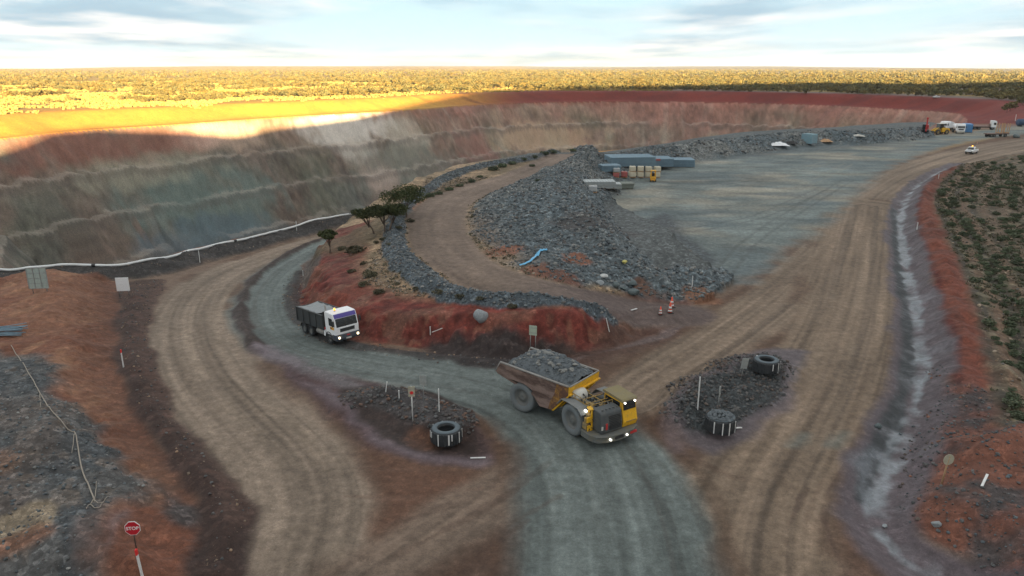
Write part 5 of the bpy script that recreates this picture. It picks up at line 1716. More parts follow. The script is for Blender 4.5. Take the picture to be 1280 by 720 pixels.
# ------------------------------------------------------------------ small utes
def ute(loc, yaw, label, beacon=True):
    root = empty('ute', loc, yaw, label, 'ute')
    b = MB()
    b.prism([(-2.55, .55), (-1.6, .5), (1.5, .5), (2.5, .52), (2.62, .75), (2.55, 1.0), (1.35, 1.12), (-2.55, 1.08)], -.92, .92, 'y')
    bd = b.build('body', M_white, root, .06, 3)
    c = MB(); c.hexa([(-.75, -.86, 1.08), (1.45, -.86, 1.08), (1.45, .86, 1.08), (-.75, .86, 1.08), (-.55, -.72, 1.76), (.55, -.72, 1.76), (.55, .72, 1.76), (-.55, .72, 1.76)])
    c.build('cabin', M_white, root, .05, 3)
    w = MB(); w.hexa([(1.36, -.76, 1.14), (1.44, -.76, 1.14), (1.44, .76, 1.14), (1.36, .76, 1.14), (.62, -.66, 1.69), (.70, -.66, 1.69), (.70, .66, 1.69), (.62, .66, 1.69)]); w.build('windscreen', M_glass, root)
    for s in (-1, 1):
        w = MB(); w.hexa([(-.6, s * .835, 1.16), (1.18, s * .835, 1.16), (1.18, s * .865, 1.16), (-.6, s * .865, 1.16), (-.48, s * .725, 1.68), (.5, s * .725, 1.68), (.5, s * .755, 1.68), (-.48, s * .755, 1.68)]); w.build('side_window', M_glass, root)
        l = MB(); l.box(2.50, 2.62, s * .72 - .14, s * .72 + .14, .78, .93); l.build('headlight', M_offw, root, .02)
    t = MB(); t.box(-2.5, -.85, -.8, .8, 1.085, 1.10); t.build('tray', M_black, root)
    t = MB(); t.tube([(-.85, -.8, 1.08), (-.85, -.78, 1.8), (-.85, .78, 1.8), (-.85, .8, 1.08)], .04, 6); t.build('rack', M_black, root)
    bu = MB(); bu.box(2.45, 2.74, -.85, .85, .48, .66); bu.tube([(2.7, -.6, .6), (2.76, -.6, 1.05), (2.76, .6, 1.05), (2.7, .6, .6)], .04, 6); bu.build('bull_bar', M_black, root, .02)
    if beacon:
        l = MB(); l.cyl((0, 0, 1.76), (0, 0, 1.84), .12, n=10); bs = l.build('beacon_base', M_black, root)
        l = MB(); l.cyl((0, 0, 1.84), (0, 0, 2.12), .14, .11, n=12); l.build('beacon', M_beacon, bs)
        f = MB(); f.tube([(-.85, .7, 1.8), (-.95, .7, 3.0)], .02, 5); fp = f.build('flag_pole', M_offw, root)
        f = MB(); f.box(-1.35, -.95, .695, .705, 2.68, 2.98); f.build('flag', mat('orange_flag', (.75, .2, .04), .8, dirt=.1), fp)
    for x in (-1.55, 1.6):
        for s in (-1, 1):
            wheel(root, x, s * .80, .39, .26, s, M_tyreb, M_rim, 14)
    return root
ute(spot(1214, 192), math.radians(224), 'white utility with orange beacon and flag driving on the dirt road at the right')
ute(spot(967, 113.5), math.radians(170), 'tiny white vehicle on top of the red rim across the pit', False)
ute(spot(1170, 122.5), math.radians(190), 'tiny pale vehicle on the far rim behind the parked trucks', False)


# ------------------------------------------------------------------ machines at the far end of the pad
def rigid_truck(loc, yaw, label, tray, L=8.0, cabm=M_white):
    root = empty('rigid_truck', loc, yaw, label, 'truck')
    cab_, panel = cab_over(root, L / 2, cabm, M_glass, L=2.0, h=2.35)
    panel('grille', -.8, .8, 1.2, 1.6, M_black)
    b = MB(); b.box(L / 2 - .6, L / 2 + .06, -1.24, 1.24, .45, .85); b.build('bumper', M_offw, root, .05)
    c = MB()
    for s in (-1, 1): c.box(-L / 2, L / 2 - .5, s * .42 - .07, s * .42 + .07, .75, 1.0)
    c.build('chassis', M_black, root)
    if tray == 'tank':
        t = MB(); t.cyl((-L / 2, 0, 1.95), (L / 2 - 2.3, 0, 1.95), 1.0, n=20); t.build('tank', M_white, root, 0)
    elif tray == 'canopy':
        t = MB(); t.prism([(-L / 2, 1.0), (L / 2 - 2.2, 1.0), (L / 2 - 2.2, 2.3), (L / 2 - 3.2, 3.3), (-L / 2, 2.6)], -1.2, 1.2, 'y'); t.build('service_body', M_white, root, .04)
    else:
        t = MB(); t.box(-L / 2, L / 2 - 2.3, -1.22, 1.22, 1.05, 1.2); t.box(L / 2 - 2.35, L / 2 - 2.25, -1.2, 1.2, 1.2, 2.2); t.build('flat_tray', M_rusty, root, .02)
    for x in (L / 2 - 1.4, -L / 2 + 1.1, -L / 2 + 2.4):
        for s in (-1, 1):
            wheel(root, x, s * 1.02, .52, .38, s, M_tyreb, M_rim, 16)
    return root
rigid_truck(spot(1197, 166), math.radians(-108), 'white truck seen from the front beside the blue container', 'tank', 8.0)
rigid_truck(spot(1183, 163), math.radians(-140), 'white truck with slanting body just left of the frontal white truck', 'canopy', 7.0)
rigid_truck(spot(1229, 162), math.radians(-20), 'white cab truck with a low rusty tray right of the blue container', 'flat', 8.0)


def loader():
    root = empty('wheel_loader', spot(1172, 168), math.radians(196), 'yellow wheel loader with its bucket down in front of the white trucks', 'loader')
    b = MB(); b.prism([(-3.6, .9), (-.6, .8), (-.4, 2.0), (-1.2, 2.3), (-3.4, 2.1), (-3.8, 1.6)], -1.1, 1.1, 'y'); b.build('engine_hood', M_yel, root, .08)
    f = MB(); f.prism([(-.5, .8), (1.4, .7), (1.6, 1.5), (.6, 2.2), (-.4, 1.6)], -.7, .7, 'y'); f.build('front_frame', M_yel2, root, .05)
    c = MB(); c.prism([(-1.3, 2.2), (.3, 2.0), (.2, 3.5), (-1.2, 3.5)], -.8, .8, 'y'); cb = c.build('cab', M_glass, root, .05)
    r = MB(); r.box(-1.45, .4, -.9, .9, 3.5, 3.64); r.build('roof', M_offw, cb, .04)
    for s in (-1, 1):
        a = MB(); a.prism([(.2, 2.1), (.6, 2.3), (2.2, 1.5), (3.4, .7), (3.2, .4), (1.9, 1.15)], s * .5 - .1, s * .5 + .1, 'y'); a.build('lift_arm', M_yel, root, .03)
    k_ = MB(); k_.prism([(3.0, .2), (3.2, 1.3), (3.35, 1.35), (3.3, .3), (4.5, .15), (4.55, .05), (3.1, .05)], -1.5, 1.5, 'y'); k_.build('bucket', M_dgrey, root, .03)
    for x in (-2.5, 1.1):
        for s in (-1, 1): wheel(root, x, s * 1.05, .82, .6, s, M_tyreb, M_yel2, 18)
loader()


def red_rig():
    root = empty('drill_rig', spot(1156, 165), math.radians(-120), 'red upright drill rig parked at the left end of the row of machines', 'drill rig')
    for s in (-1, 1):
        t = MB(); t.prism([(-1.6, .1), (1.6, .1), (1.9, .45), (1.6, .8), (-1.6, .8), (-1.9, .45)], s * .9 - .22, s * .9 + .22, 'y'); t.build('track', M_black, root, .06)
    b = MB(); b.box(-1.7, .8, -.9, .9, .85, 2.3); b.build('body', M_red, root, .08)
    c = MB(); c.box(.85, 1.5, -.9, 0, .9, 2.5); c.build('cab', M_glass, root, .05)
    m = MB(); m.box(1.6, 1.95, .1, .5, .3, 4.6); m.box(1.5, 2.1, .0, .6, 4.2, 4.7); m.build('mast', M_red, root, .03)
    a = MB(); a.tube([(.6, .3, 2.2), (1.2, .3, 2.7), (1.7, .3, 2.0)], .16, 8); a.build('boom', M_red, root)
    p = MB(); p.cyl((-.8, .4, 2.3), (-.8, .4, 3.0), .1, n=8); p.build('exhaust', M_black, root)
red_rig()


def container(loc, yaw, L, H, m, label, W_=2.44):
    root = empty('shipping_container', loc, yaw, label, 'container')
    b = MB(); z = H
    b.box(-L / 2 + .06, L / 2 - .06, -W_ / 2 + .05, W_ / 2 - .05, .15, z - .06)
    n_ = int(L / .3)
    for i in range(n_):
        x = -L / 2 + .2 + i * (L - .4) / n_
        for s in (-1, 1): b.box(x, x + .13, *(sorted((s * (W_ / 2 - .05), s * (W_ / 2 - .01)))), .2, z - .12)
    b.build('wall', m, root)
    f = MB()
    for x in (-L / 2, L / 2 - .14):
        for y in (-W_ / 2, W_ / 2 - .14): f.box(x, x + .14, y, y + .14, 0, z)
    for y in (-W_ / 2, W_ / 2 - .1):
        f.box(-L / 2 + .14, L / 2 - .14, y, y + .1, 0, .16); f.box(-L / 2 + .14, L / 2 - .14, y, y + .1, z - .12, z)
    f.build('corner_frame', m, root, .01)
    for s in (-1, 1):
        d = MB(); d.box(L / 2 - .06, L / 2 + .0, *(sorted((s * .03, s * (W_ / 2 - .16)))), .18, z - .14)
        dd = d.build('door', m, root, .01)
        d = MB(); d.tube([(L / 2 + .03, s * .5, .2), (L / 2 + .03, s * .5, z - .2)], .025, 5); d.build('locking_bar', M_worn, dd)
    return root
container(spot(1208, 165), math.radians(-112), 6.0, 2.9, M_blue, 'bright blue shipping container between the white trucks')
M_pblue = mat('pale_blue_paint', (0.22, 0.36, 0.42), .6, dirt=.35, scale=2, dirtcol=(.3, .25, .2))
container(spot(1011, 179), math.radians(-60), 3.6, 2.7, M_pblue, 'pale blue container at the foot of the long rock berm')


def stake_trailer():
    root = empty('stake_trailer', spot(1246, 171), math.radians(12), 'brown flat trailer with tan upright stakes beside the far road', 'trailer')
    d = MB(); d.box(-4.2, 3.4, -1.2, 1.2, .95, 1.2); d.box(-4.2, 4.3, -.5, .5, .75, .95); d.build('deck', M_rusty, root, .03)
    for x in (.4, 1.3, 2.4, 3.2):
        for s in (-1, 1):
            t = MB(); t.box(x - .1, x + .1, s * 1.12 - .08, s * 1.12 + .08, 1.2, 4.3); t.build('stake', M_log, root, .02)
    for x in (.2, 3.3):
        t = MB(); t.box(x - .05, x + .05, -1.04, 1.04, 1.2, 1.5); t.build('bunk', M_log, root)
    for x in (-3.2, -2.0, 2.2):
        for s in (-1, 1): wheel(root, x, s * .95, .5, .45, s, M_tyreb, M_rim, 14)
stake_trailer()


def water_tank():
    root = empty('water_tank', spot(1279, 158), math.radians(10), 'dark blue tank at the right edge below the red slope', 'tank')
    t = MB(); t.cyl((-2.5, 0, 1.6), (2.5, 0, 1.6), 1.25, n=20); t.ball((-2.5, 0, 1.6), (.35, 1.2, 1.2), 16, 8); t.ball((2.5, 0, 1.6), (.35, 1.2, 1.2), 16, 8)
    t.build('shell', mat('dark_blue_paint', (0.03, 0.075, 0.15), .5, dirt=.3), root)
    for x in (-1.6, 1.6):
        s = MB(); s.prism([(-1.1, 0), (1.1, 0), (1.1, .9), (.6, .55), (-.6, .55), (-1.1, .9)], x - .12, x + .12, 'x'); s.build('cradle', M_dgrey, root, .02)
    h_ = MB(); h_.cyl((0, 0, 2.8), (0, 0, 3.05), .3, n=12); h_.build('hatch', M_dgrey, root)
water_tank()


def forklift():
    root = empty('forklift', spot(816, 226.5), math.radians(-100), 'small bright yellow forklift standing before the cream bulk bags', 'forklift')
    b = MB(); b.prism([(-1.1, .35), (.8, .35), (.8, .8), (.3, .95), (-.2, 1.0), (-.9, 1.35), (-1.2, 1.2)], -.6, .6, 'y'); b.build('body', mat('bright_yellow_paint', (.75, .42, .02), .5, dirt=.25), root, .07)
    c = MB()
    for x, y in ((-.75, -.5), (-.75, .5), (.55, -.5), (.55, .5)): c.tube([(x, y, .9), (x * .85, y * .95, 2.1)], .045, 6)
    c.box(-.75, .6, -.55, .55, 2.1, 2.16); c.build('overhead_guard', M_yel, root)
    s = MB(); s.box(-.45, .05, -.3, .3, 1.0, 1.15); s.box(-.5, -.38, -.3, .3, 1.15, 1.6); s.build('seat', M_black, root, .04)
    m = MB()
    for y in (-.35, .35): m.box(.85, .97, y - .06, y + .06, .15, 2.3)
    m.box(.86, .96, -.29, .29, 2.15, 2.25); m.box(.98, 1.06, -.5, .5, .3, .9); m.build('mast', M_orange, root)
    for y in (-.3, .3):
        f = MB(); f.box(1.06, 2.0, y - .06, y + .06, .1, .15); f.build('fork', M_dgrey, root)
    for x, r in ((-.75, .3), (.55, .35)):
        for s_ in (-1, 1): wheel(root, x, s_ * .5, r, .22, s_, M_tyreb, M_rim, 12)
forklift()
# ------------------------------------------------------------------ stores on the pad
M_meshs = mat('galvanised_mesh', (0.20, 0.30, 0.37), .55, .2, dirt=.35, scale=1.2, dirtcol=(0.13, 0.16, 0.18))
M_meshl = mat('pale_galvanised_mesh', (0.42, 0.45, 0.45), .5, .2, dirt=.4, scale=1.5, dirtcol=(0.22, 0.23, 0.22))
M_bag = mat('cream_woven_bag', (0.60, 0.55, 0.42), .85, dirt=.3, scale=2.5, dirtcol=(0.34, 0.28, 0.2))
M_pink = mat('faded_red_bag', (0.42, 0.11, 0.10), .8, dirt=.35, scale=2.5, dirtcol=(0.32, 0.24, 0.2))
M_greyb = mat('pale_grey_bag', (0.40, 0.42, 0.43), .8, dirt=.3, scale=2.5)


def sheet_stack(px, py, L, W_, H, yaw, m, label, n=9, endm=None, group=None):
    """welded mesh sheets lying on each other on timber bearers, edges a little out of line"""
    x, y, z = hit(px, py)
    root = empty('mesh_stack', (x, y, z), yaw, label, 'mesh stack', group)
    r = random.Random(int(px * 7 + py))
    b = MB(); t = H / n
    for i in range(n):
        dx, dy = r.uniform(-.12, .12), r.uniform(-.08, .08)
        b.box(-L / 2 + dx, L / 2 + dx, -W_ / 2 + dy, W_ / 2 + dy, .14 + i * t, .14 + i * t + t * .72)
    k_ = int(L / .4)
    for i in range(k_):
        xx = -L / 2 + .1 + i * (L - .2) / max(k_ - 1, 1)
        b.box(xx - .02, xx + .02, -W_ / 2 + .14, W_ / 2 - .14, .14, .16 + H)
    b.build('sheets', m, root)
    for xx in np.linspace(-L / 2 + .3, L / 2 - .3, 4):
        c = MB(); c.box(xx - .06, xx + .06, -W_ / 2, W_ / 2, 0, .14); c.build('bearer', M_rusty, root)
    if endm:
        c = MB(); c.box(-L / 2 - .02, -L / 2 + 2.4, -W_ / 2 - .16, -W_ / 2 - .13, .14 + H * .75, .14 + H); c.build('red_cover', endm, root)
    return root

sheet_stack(787, 206.5, 9.5, 6.0, 1.9, .10, M_meshs, 'largest blue grey stack of mesh sheets, at the left behind the bags', 12)
sheet_stack(823, 207, 5.4, 6.0, 1.75, .02, M_meshs, 'middle blue grey stack of mesh sheets with a red edge', 11, M_pink)
sheet_stack(850, 207.5, 5.8, 5.0, 1.6, -.06, M_meshs, 'rightmost blue grey stack of mesh sheets on the pad', 10)
sheet_stack(762, 214, 3.8, 3.0, 1.2, .15, M_meshs, 'small low blue grey mesh stack at the foot of the rock heap', 7)
sheet_stack(749, 234, 4.6, 2.6, .9, .05, M_meshl, 'pale stack of flat mesh panels at the left end of the front row', 6)
sheet_stack(764, 235.5, 3.4, 2.6, .85, -.05, M_meshl, 'pale stack of flat mesh panels in the middle of the front row', 6)
sheet_stack(780, 235.5, 3.2, 2.4, 1.0, .08, mat('grey_green_mesh', (0.22, 0.25, 0.22), .6, dirt=.4), 'grey green stack of mesh panels at the right end of the front row', 7)


def bulk_bag(x, y, z, m, label, h=1.0, w=1.15, strap=True, group=None):
    r = random.Random(int(x * 100))
    root = empty('bulk_bag', (x, y, z), r.uniform(-.2, .2), label, 'bulk bag', group)
    b = MB(); b.box(-w / 2, w / 2, -w / 2, w / 2, .0, h); b.build('bag', m, root, .16, 4)
    s = MB()
    for a in (-1, 1):
        for c in (-1, 1): s.tube([(a * w * .42, c * w * .42, h - .04), (a * w * .3, c * w * .3, h + .10), (a * w * .12, c * w * .3, h - .02)], .03, 5)
    s.build('lifting_loop', M_offw, root)
    p = MB(); p.box(-w / 2, w / 2, -w / 2, w / 2, -.12, -.06); p.box(-w / 2, -w / 2 + .1, -w / 2, w / 2, -.06, 0); p.box(w / 2 - .1, w / 2, -w / 2, w / 2, -.06, 0); p.build('pallet', M_log, root)

for i, (px, m, up_, words) in enumerate([(770, M_pink, M_greyb, ('faded red', 'pale grey')), (780, M_pink, None, ('red', '')), (790, M_bag, M_bag, 0), (800, M_bag, M_bag, 0), (810, M_bag, M_bag, 0), (821, M_bag, M_bag, 0)]):
    x, y, z = hit(px, 221.5)
    nth = ['', '', 'leftmost', 'second', 'third', 'rightmost'][i]
    lab1 = f'{words[0]} bulk bag, {"lowest at the left end of the bag row" if i == 0 else "alone between the grey bag and the cream ones"}' if i < 2 else f'cream bulk bag at the bottom of the {nth} cream pile of two'
    bulk_bag(x, y, z + .12, m, lab1, 1.0 if i > 0 else .8, 1.3 if i > 1 else 1.25)
    if up_:
        lab2 = 'pale grey bulk bag on the faded red one at the left end' if i == 0 else f'cream bulk bag on top of the {nth} cream pile of two'
        bulk_bag(x + .04, y + .03, z + .12 + (1.14 if i > 0 else .94), up_, lab2, .95 if i > 0 else .7, 1.25)

bulk_bag(*[a + b for a, b in zip(hit(741, 240), (0, 0, .12))], M_greyb, 'dirty grey and red bag on its own before the pale mesh panels', .8, 1.2)


def boulder(px, py, size, label, m, seed, flat=.75, name='boulder', group=None):
    x, y, z = hit(px, py)
    r = np.random.default_rng(seed)
    me = bpy.data.meshes.new(name); bm = bmesh.new()
    bmesh.ops.create_icosphere(bm, subdivisions=3, radius=.5)
    ax = [r.normal(size=3) for _ in range(9)]
    ax = [a / np.linalg.norm(a) for a in ax]; cut_ = [r.uniform(.30, .46) for _ in ax]
    for v in bm.verts:
        p = np.array(v.co)
        for a, c in zip(ax, cut_):
            dd = p @ a
            if dd > c: p = p - a * (dd - c)
        v.co = p * np.array([1.15, .95, flat]) * size
    bm.to_mesh(me); bm.free(); me.materials.append(m)
    o = bpy.data.objects.new(name, me); COL.objects.link(o)
    o.location = (x, y, z + size * .22); o.rotation_euler = (0, 0, r.uniform(0, 6))
    return tag(o, label, 'boulder', group)
M_b1 = rock_mat('pale_boulder', None, (0.24, 0.26, 0.27)); M_b2 = rock_mat('dark_boulder', None, (0.09, 0.115, 0.118)); M_b3 = rock_mat('white_boulder', None, (0.48, 0.49, 0.48)); M_b4 = rock_mat('yellow_boulder', None, (0.45, 0.40, 0.12))
boulder(600, 399, 1.25, 'pale grey boulder lodged in the red cut', M_b1, 1, 1.0)
boulder(755, 347, .75, 'white flat rock on the rock heap above the ramp road', M_b3, 2, .6)
boulder(781, 329, .6, 'yellowish rock high on the rock heap', M_b4, 3, .7)
boulder(792, 368, 1.05, 'large green grey boulder at the edge of the ramp road', M_b2, 4, .7)
boulder(790, 357, 1.0, 'green grey boulder just above the largest one beside the ramp road', M_b2, 5, .8)
boulder(770, 358, .8, 'dark boulder left of the pair at the foot of the rock heap', M_b2, 6)
boulder(750, 356, .8, 'grey boulder farthest left at the foot of the rock heap', M_b1, 7)
boulder(779, 362, .6, 'small dark boulder between the larger ones at the ramp road', M_b2, 8)
boulder(1270, 172, 2.2, 'dark boulder pile stone at the right edge by the far road', M_b2, 9, .8)
boulder(1106, 659, .28, 'small bluish stone beside the wet ditch', M_b1, 11)
boulder(1170, 657, .45, 'bluish stone on the red mound beside the ditch', M_b1, 12)
boulder(1098, 534, .5, 'dark lump of rock beside the wet ditch', M_b2, 13)

# scraps on the far side of the pad
def scrap(px, py, L, W_, H, m, name, label, seed, cat='scrap'):
    x, y, z = hit(px, py)
    r = np.random.default_rng(seed)
    n_, k_ = 14, 9; b = MB(); vs_ = []
    for i in range(n_):
        for j in range(k_):
            u_, v_ = i / (n_ - 1) - .5, j / (k_ - 1) - .5
            vs_.append((u_ * L, v_ * W_ + .06 * r.normal(), .04 + H * max(0, 1 - (2 * u_) ** 2 * .9) * max(0, 1 - (2 * v_) ** 2 * .9) * r.uniform(.6, 1.2)))
    b.add(vs_, [(i * k_ + j, (i + 1) * k_ + j, (i + 1) * k_ + j + 1, i * k_ + j + 1) for i in range(n_ - 1) for j in range(k_ - 1)])
    o = b.build(name, m, None, loc=(x, y, z), rot=(0, 0, r.uniform(-.3, .3)))
    return tag(o, label, cat)
scrap(973, 182, 5.5, 3.0, 1.0, M_white, 'crumpled_sheet', 'pale crumpled sheet heap on the pad left of the pale blue container', 1)
scrap(1031, 177.5, 4.5, 2.0, .9, M_log, 'timber_scrap', 'tan scrap timber right of the pale blue container', 2)
scrap(990, 180, 3.5, 2.0, .8, M_black, 'black_scrap', 'dark scrap between the crumpled sheet and the pale blue container', 3)
scrap(1072, 170.5, 4.0, 1.6, .6, M_offw, 'timber_scrap', 'pale scrap at the berm foot near the middle', 4)

# blue plastic strip lying down the heap
def strip(pts, w, m, name, label, cat):
    P_ = [Vector(hit(*p)) for p in pts]
    c = smooth_line([(p.x, p.y) for p in P_], False, 5)
    b = MB(); vs_ = []; r = random.Random(3)
    for i, p in enumerate(c):
        q = c[min(i + 1, len(c) - 1)] - c[max(i - 1, 0)]; q = q / (np.linalg.norm(q) + 1e-9); nn = np.array([-q[1], q[0]])
        for s in (-1, -.3, .3, 1):
            e = p + nn * s * w * r.uniform(.8, 1.2)
            vs_.append((e[0], e[1], float(ground(e[0], e[1])) + .16 + r.uniform(0, .12)))
    b.add(vs_, [(i * 4 + j, (i + 1) * 4 + j, (i + 1) * 4 + j + 1, i * 4 + j + 1) for i in range(len(c) - 1) for j in range(3)], True)
    o = b.build(name, m); md = o.modifiers.new('thickness', 'SOLIDIFY'); md.thickness = .02
    return tag(o, label, cat)
strip([(684, 314), (676, 316), (671, 322), (662, 329), (650, 334)], .17, mat('sky_blue_plastic', (0.12, 0.46, 0.75), .45, dirt=.25), 'plastic_strip', 'bright blue plastic strip lying on the rock heap', 'plastic')

# ------------------------------------------------------------------ pipeline
def pipeline():
    P_ = []
    for p in PIPE[:-1]:
        P_.append(P(p[0], p[1])[:2])
    c = smooth_line(P_, False, 8)
    r = .15
    pts = [(p[0], p[1], max(float(ground(p[0], p[1])), float(ground(p[0] + .3, p[1] - .3))) + r * .8) for p in c]
    zs = np.array([p[2] for p in pts]); zs = np.convolve(np.pad(zs, 2, 'edge'), np.ones(5) / 5, 'valid')
    pts = [(p[0], p[1], z) for p, z in zip(pts, zs)]
    root = empty('pipeline', pts[0], 0, 'long white pipe lying on the bank between haul road and pit', 'pipe')
    o0 = Vector(pts[0])
    loc = [tuple(Vector(p) - o0) for p in pts]
    b = MB(); b.tube(loc, r, 10); b.build('pipe', mat('white_poly_pipe', (0.72, 0.74, 0.74), .45, dirt=.25, scale=1.2, dirtcol=(.35, .3, .25)), root)
    for i in range(9, len(loc) - 2, 27):
        a, d = Vector(loc[i]), Vector(loc[i + 1]); e = a + (d - a).normalized() * .45
        m = MB(); m.cyl(a, e, r * 1.25, n=12); m.build('coupling', M_black, root)
pipeline()

# ------------------------------------------------------------------ posts and signs
M_post = mat('white_post', (0.72, 0.73, 0.72), .5, dirt=.3, scale=4, dirtcol=(.35, .25, .18))
M_post.name = 'white_post'
M_galv = mat('galvanised_post', (0.33, 0.34, 0.34), .5, .4, dirt=.3)
M_board = mat('sign_back_grey', (0.36, 0.39, 0.38), .5, .2, dirt=.35, scale=2.5, dirtcol=(.24, .2, .16))
M_boardb = mat('sign_back_beige', (0.44, 0.42, 0.32), .6, dirt=.35, scale=3)
M_refl = mat('red_reflector_tape', (0.70, 0.03, 0.03), .4, dirt=.1)
M_wood = mat('pale_timber_post', (0.42, 0.26, 0.14), .8, dirt=.3)


def guide_post(px, py, top, label, lean=(0, 0), red=False, r=.045, group=None):
    x, y, z = hit(px, py); h = h_for(px, py, top, (x, y, z))
    root = empty('guide_post', (x, y, z - .12), random.uniform(-.4, .4), label, 'guide post', group)
    root.rotation_euler = (lean[1], lean[0], 0)
    b = MB(); b.box(-.03, .03, -r - .012, r + .012, 0, h + .12); b.build('post', M_post, root, .012)
    if red:
        c = MB(); c.box(-.034, .034, -r - .018, r + .018, h - .14, h + .13); c.build('red_cap', M_refl, root, .01)
    else:
        c = MB(); c.box(-.034, .034, -r * .7, r * .7, h - .12, h - .04); c.build('reflector', M_galv, root)
    return root

guide_post(872, 511, 471, 'tall white guide post at the truck end of the right traffic island')
guide_post(549, 514, 486, 'tall white guide post nearest the single tyre on the left island')
guide_post(482, 489, 477, 'short white guide post at the top left end of the left island', (.15, 0))
guide_post(499, 498, 488, 'short white stub post right of the leftmost post on the left island')
guide_post(945, 456, 444, 'thin white post standing just left of the rear tyre')
guide_post(956, 454, 445, 'thin white post half hidden behind the rear tyre', r=.03)
guide_post(154.5, 459, 437, 'white guide post with red cap at the foot of the left bank', red=True, r=.04)
guide_post(865, 359, 345, 'white guide post where the rock heap meets the pad road')
guide_post(762, 414, 397, 'white post leaning left above the yellow truck', (-.25, 0))
guide_post(538, 418, 408, 'white post standing before the red cut with a fallen one beside it')
guide_post(1146, 287, 278, 'white guide post on the red bank by the upper bend of the ditch')
guide_post(1173, 223, 217, 'white guide post at the top of the saltbush field by the road')
guide_post(379, 345, 338, 'short white post at the left foot of the red cut')
guide_post(250, 328, 312, 'thin white post beside the pipe at its bend', r=.03)
guide_post(371, 288, 276, 'thin tan stake on the pit slope below the pipe', r=.03)
guide_post(180, 728, 687, 'white guide post with red cap below the stop sign', (-.06, 0), red=True, r=.05)
guide_post(1269, 151, 143, 'far white post beside the dark blue tank', r=.12)


def fallen(px0, py0, px1, py1, label, r=.045):
    a, b_ = Vector(hit(px0, py0)), Vector(hit(px1, py1))
    m = MB(); d = (b_ - a); L = d.length
    m.box(0, L, -r, r, 0, .05)
    m.box(L * .8, L * .86, -r - .004, r + .004, -.004, .054)
    o = m.build('fallen_post', M_post, None, .008, loc=a + Vector((0, 0, .03)), rot=(0, -math.asin(d.z / L), math.atan2(d.y, d.x)))
    return tag(o, label, 'fallen post')
fallen(588, 573.5, 607, 573, 'white post lying on the dark ground below the single tyre')
fallen(540, 416, 553, 411, 'white post fallen against the standing one before the red cut')
fallen(789, 388.5, 796, 386.5, 'white post lying beside the traffic cones', .07)
fallen(919, 536, 927, 535.5, 'white scrap of post beside the front tyre of the right island', .06)
fallen(1227, 609, 1234, 594, 'white post lying on the dark bank right of the round sign', .06)


def plate(pts2, t=.02, axis='x'):
    b = MB(); b.prism(pts2, -t / 2, t / 2, axis); return b


def sign(px, py, top, wpx, hpx, label, back=M_board, yaw=0.0, shape='rect', post=M_galv, posts=1, red=False, pr=.03, over=0, lean=0.0):
    """board on a post, its face turned to `yaw` (0 looks at the drone)"""
    x, y, z = hit(px, py); h = h_for(px, py, top, (x, y, z))
    D = y * CP - (z - CAM_H) * SP
    w, hh = wpx * D / F, hpx * D / F / .95
    root = empty('sign', (x, y, z - .15), yaw, label, 'sign'); root.rotation_euler = (0, lean, yaw)
    for i in range(posts):
        off = 0 if posts == 1 else (i - .5) * w * .66
        p = MB(); p.cyl((off, 0.03, 0), (off, 0.03, h + .15 - over), pr, n=8); p.build('post', post, root)
    if shape == 'rect':
        o = [(-w / 2, h - hh), (w / 2, h - hh), (w / 2, h), (-w / 2, h)]
    elif shape == 'oct':
        o = [(w / 2 / math.cos(math.pi / 8) * math.sin(a), h - hh / 2 + hh / 2 / math.cos(math.pi / 8) * math.cos(a)) for a in [math.pi / 8 + i * math.pi / 4 for i in range(8)]]
    else:
        o = [(w / 2 * math.sin(a), h - hh / 2 + hh / 2 * math.cos(a)) for a in np.linspace(0, 2 * math.pi, 25)[:-1]]
    b = MB(); b.prism([(p[0], p[1] + .15) for p in o], -.012, .012, 'y')
    bd = b.build('board', back, root)
    if shape == 'rect':
        for q in (.25, .75):
            s = MB(); s.box(-w / 2 * .96, w / 2 * .96, -.022, -.0125, h + .15 - hh * q - .02, h + .15 - hh * q + .02)
            s.build('stiffener', M_galv, bd)
    if red:
        s = MB(); s.prism([(w * .28 * math.sin(a), h + .15 - hh * .62 + w * .28 * math.cos(a)) for a in np.linspace(0, 2 * math.pi, 17)[:-1]], -.03, -.0235, 'y'); s.build('red_disc', M_refl, bd)
    return root, w, hh, h

sign(516, 527, 483, 8, 13, 'square sign with a red disc on a white post on the left island', M_boardb, .15, post=M_post, red=True, pr=.035)
sign(530, 509, 469, 8.5, 13, 'grey sign back on a thin post, behind the red disc sign', M_board, -.1)
sign(666, 442, 407, 10, 12, 'pale green sign on two posts behind the yellow truck', mat('pale_green_board', (.42, .48, .38), .6, dirt=.3), -.35, posts=2, pr=.035)
sign(898, 513, 483, 5, 13, 'edge on grey sign behind the front tyre of the right island', M_board, 1.0)
sign(926, 473, 448, 9, 13, 'tilted grey sign back near the rear tyre of the right island', M_board, .25, lean=.16)
r__, _, _, _ = sign(1177, 606, 568, 14, 14, 'round beige sign back on a timber post at the right', M_boardb, .1, 'round', M_wood, pr=.05, over=.12, lean=.08)


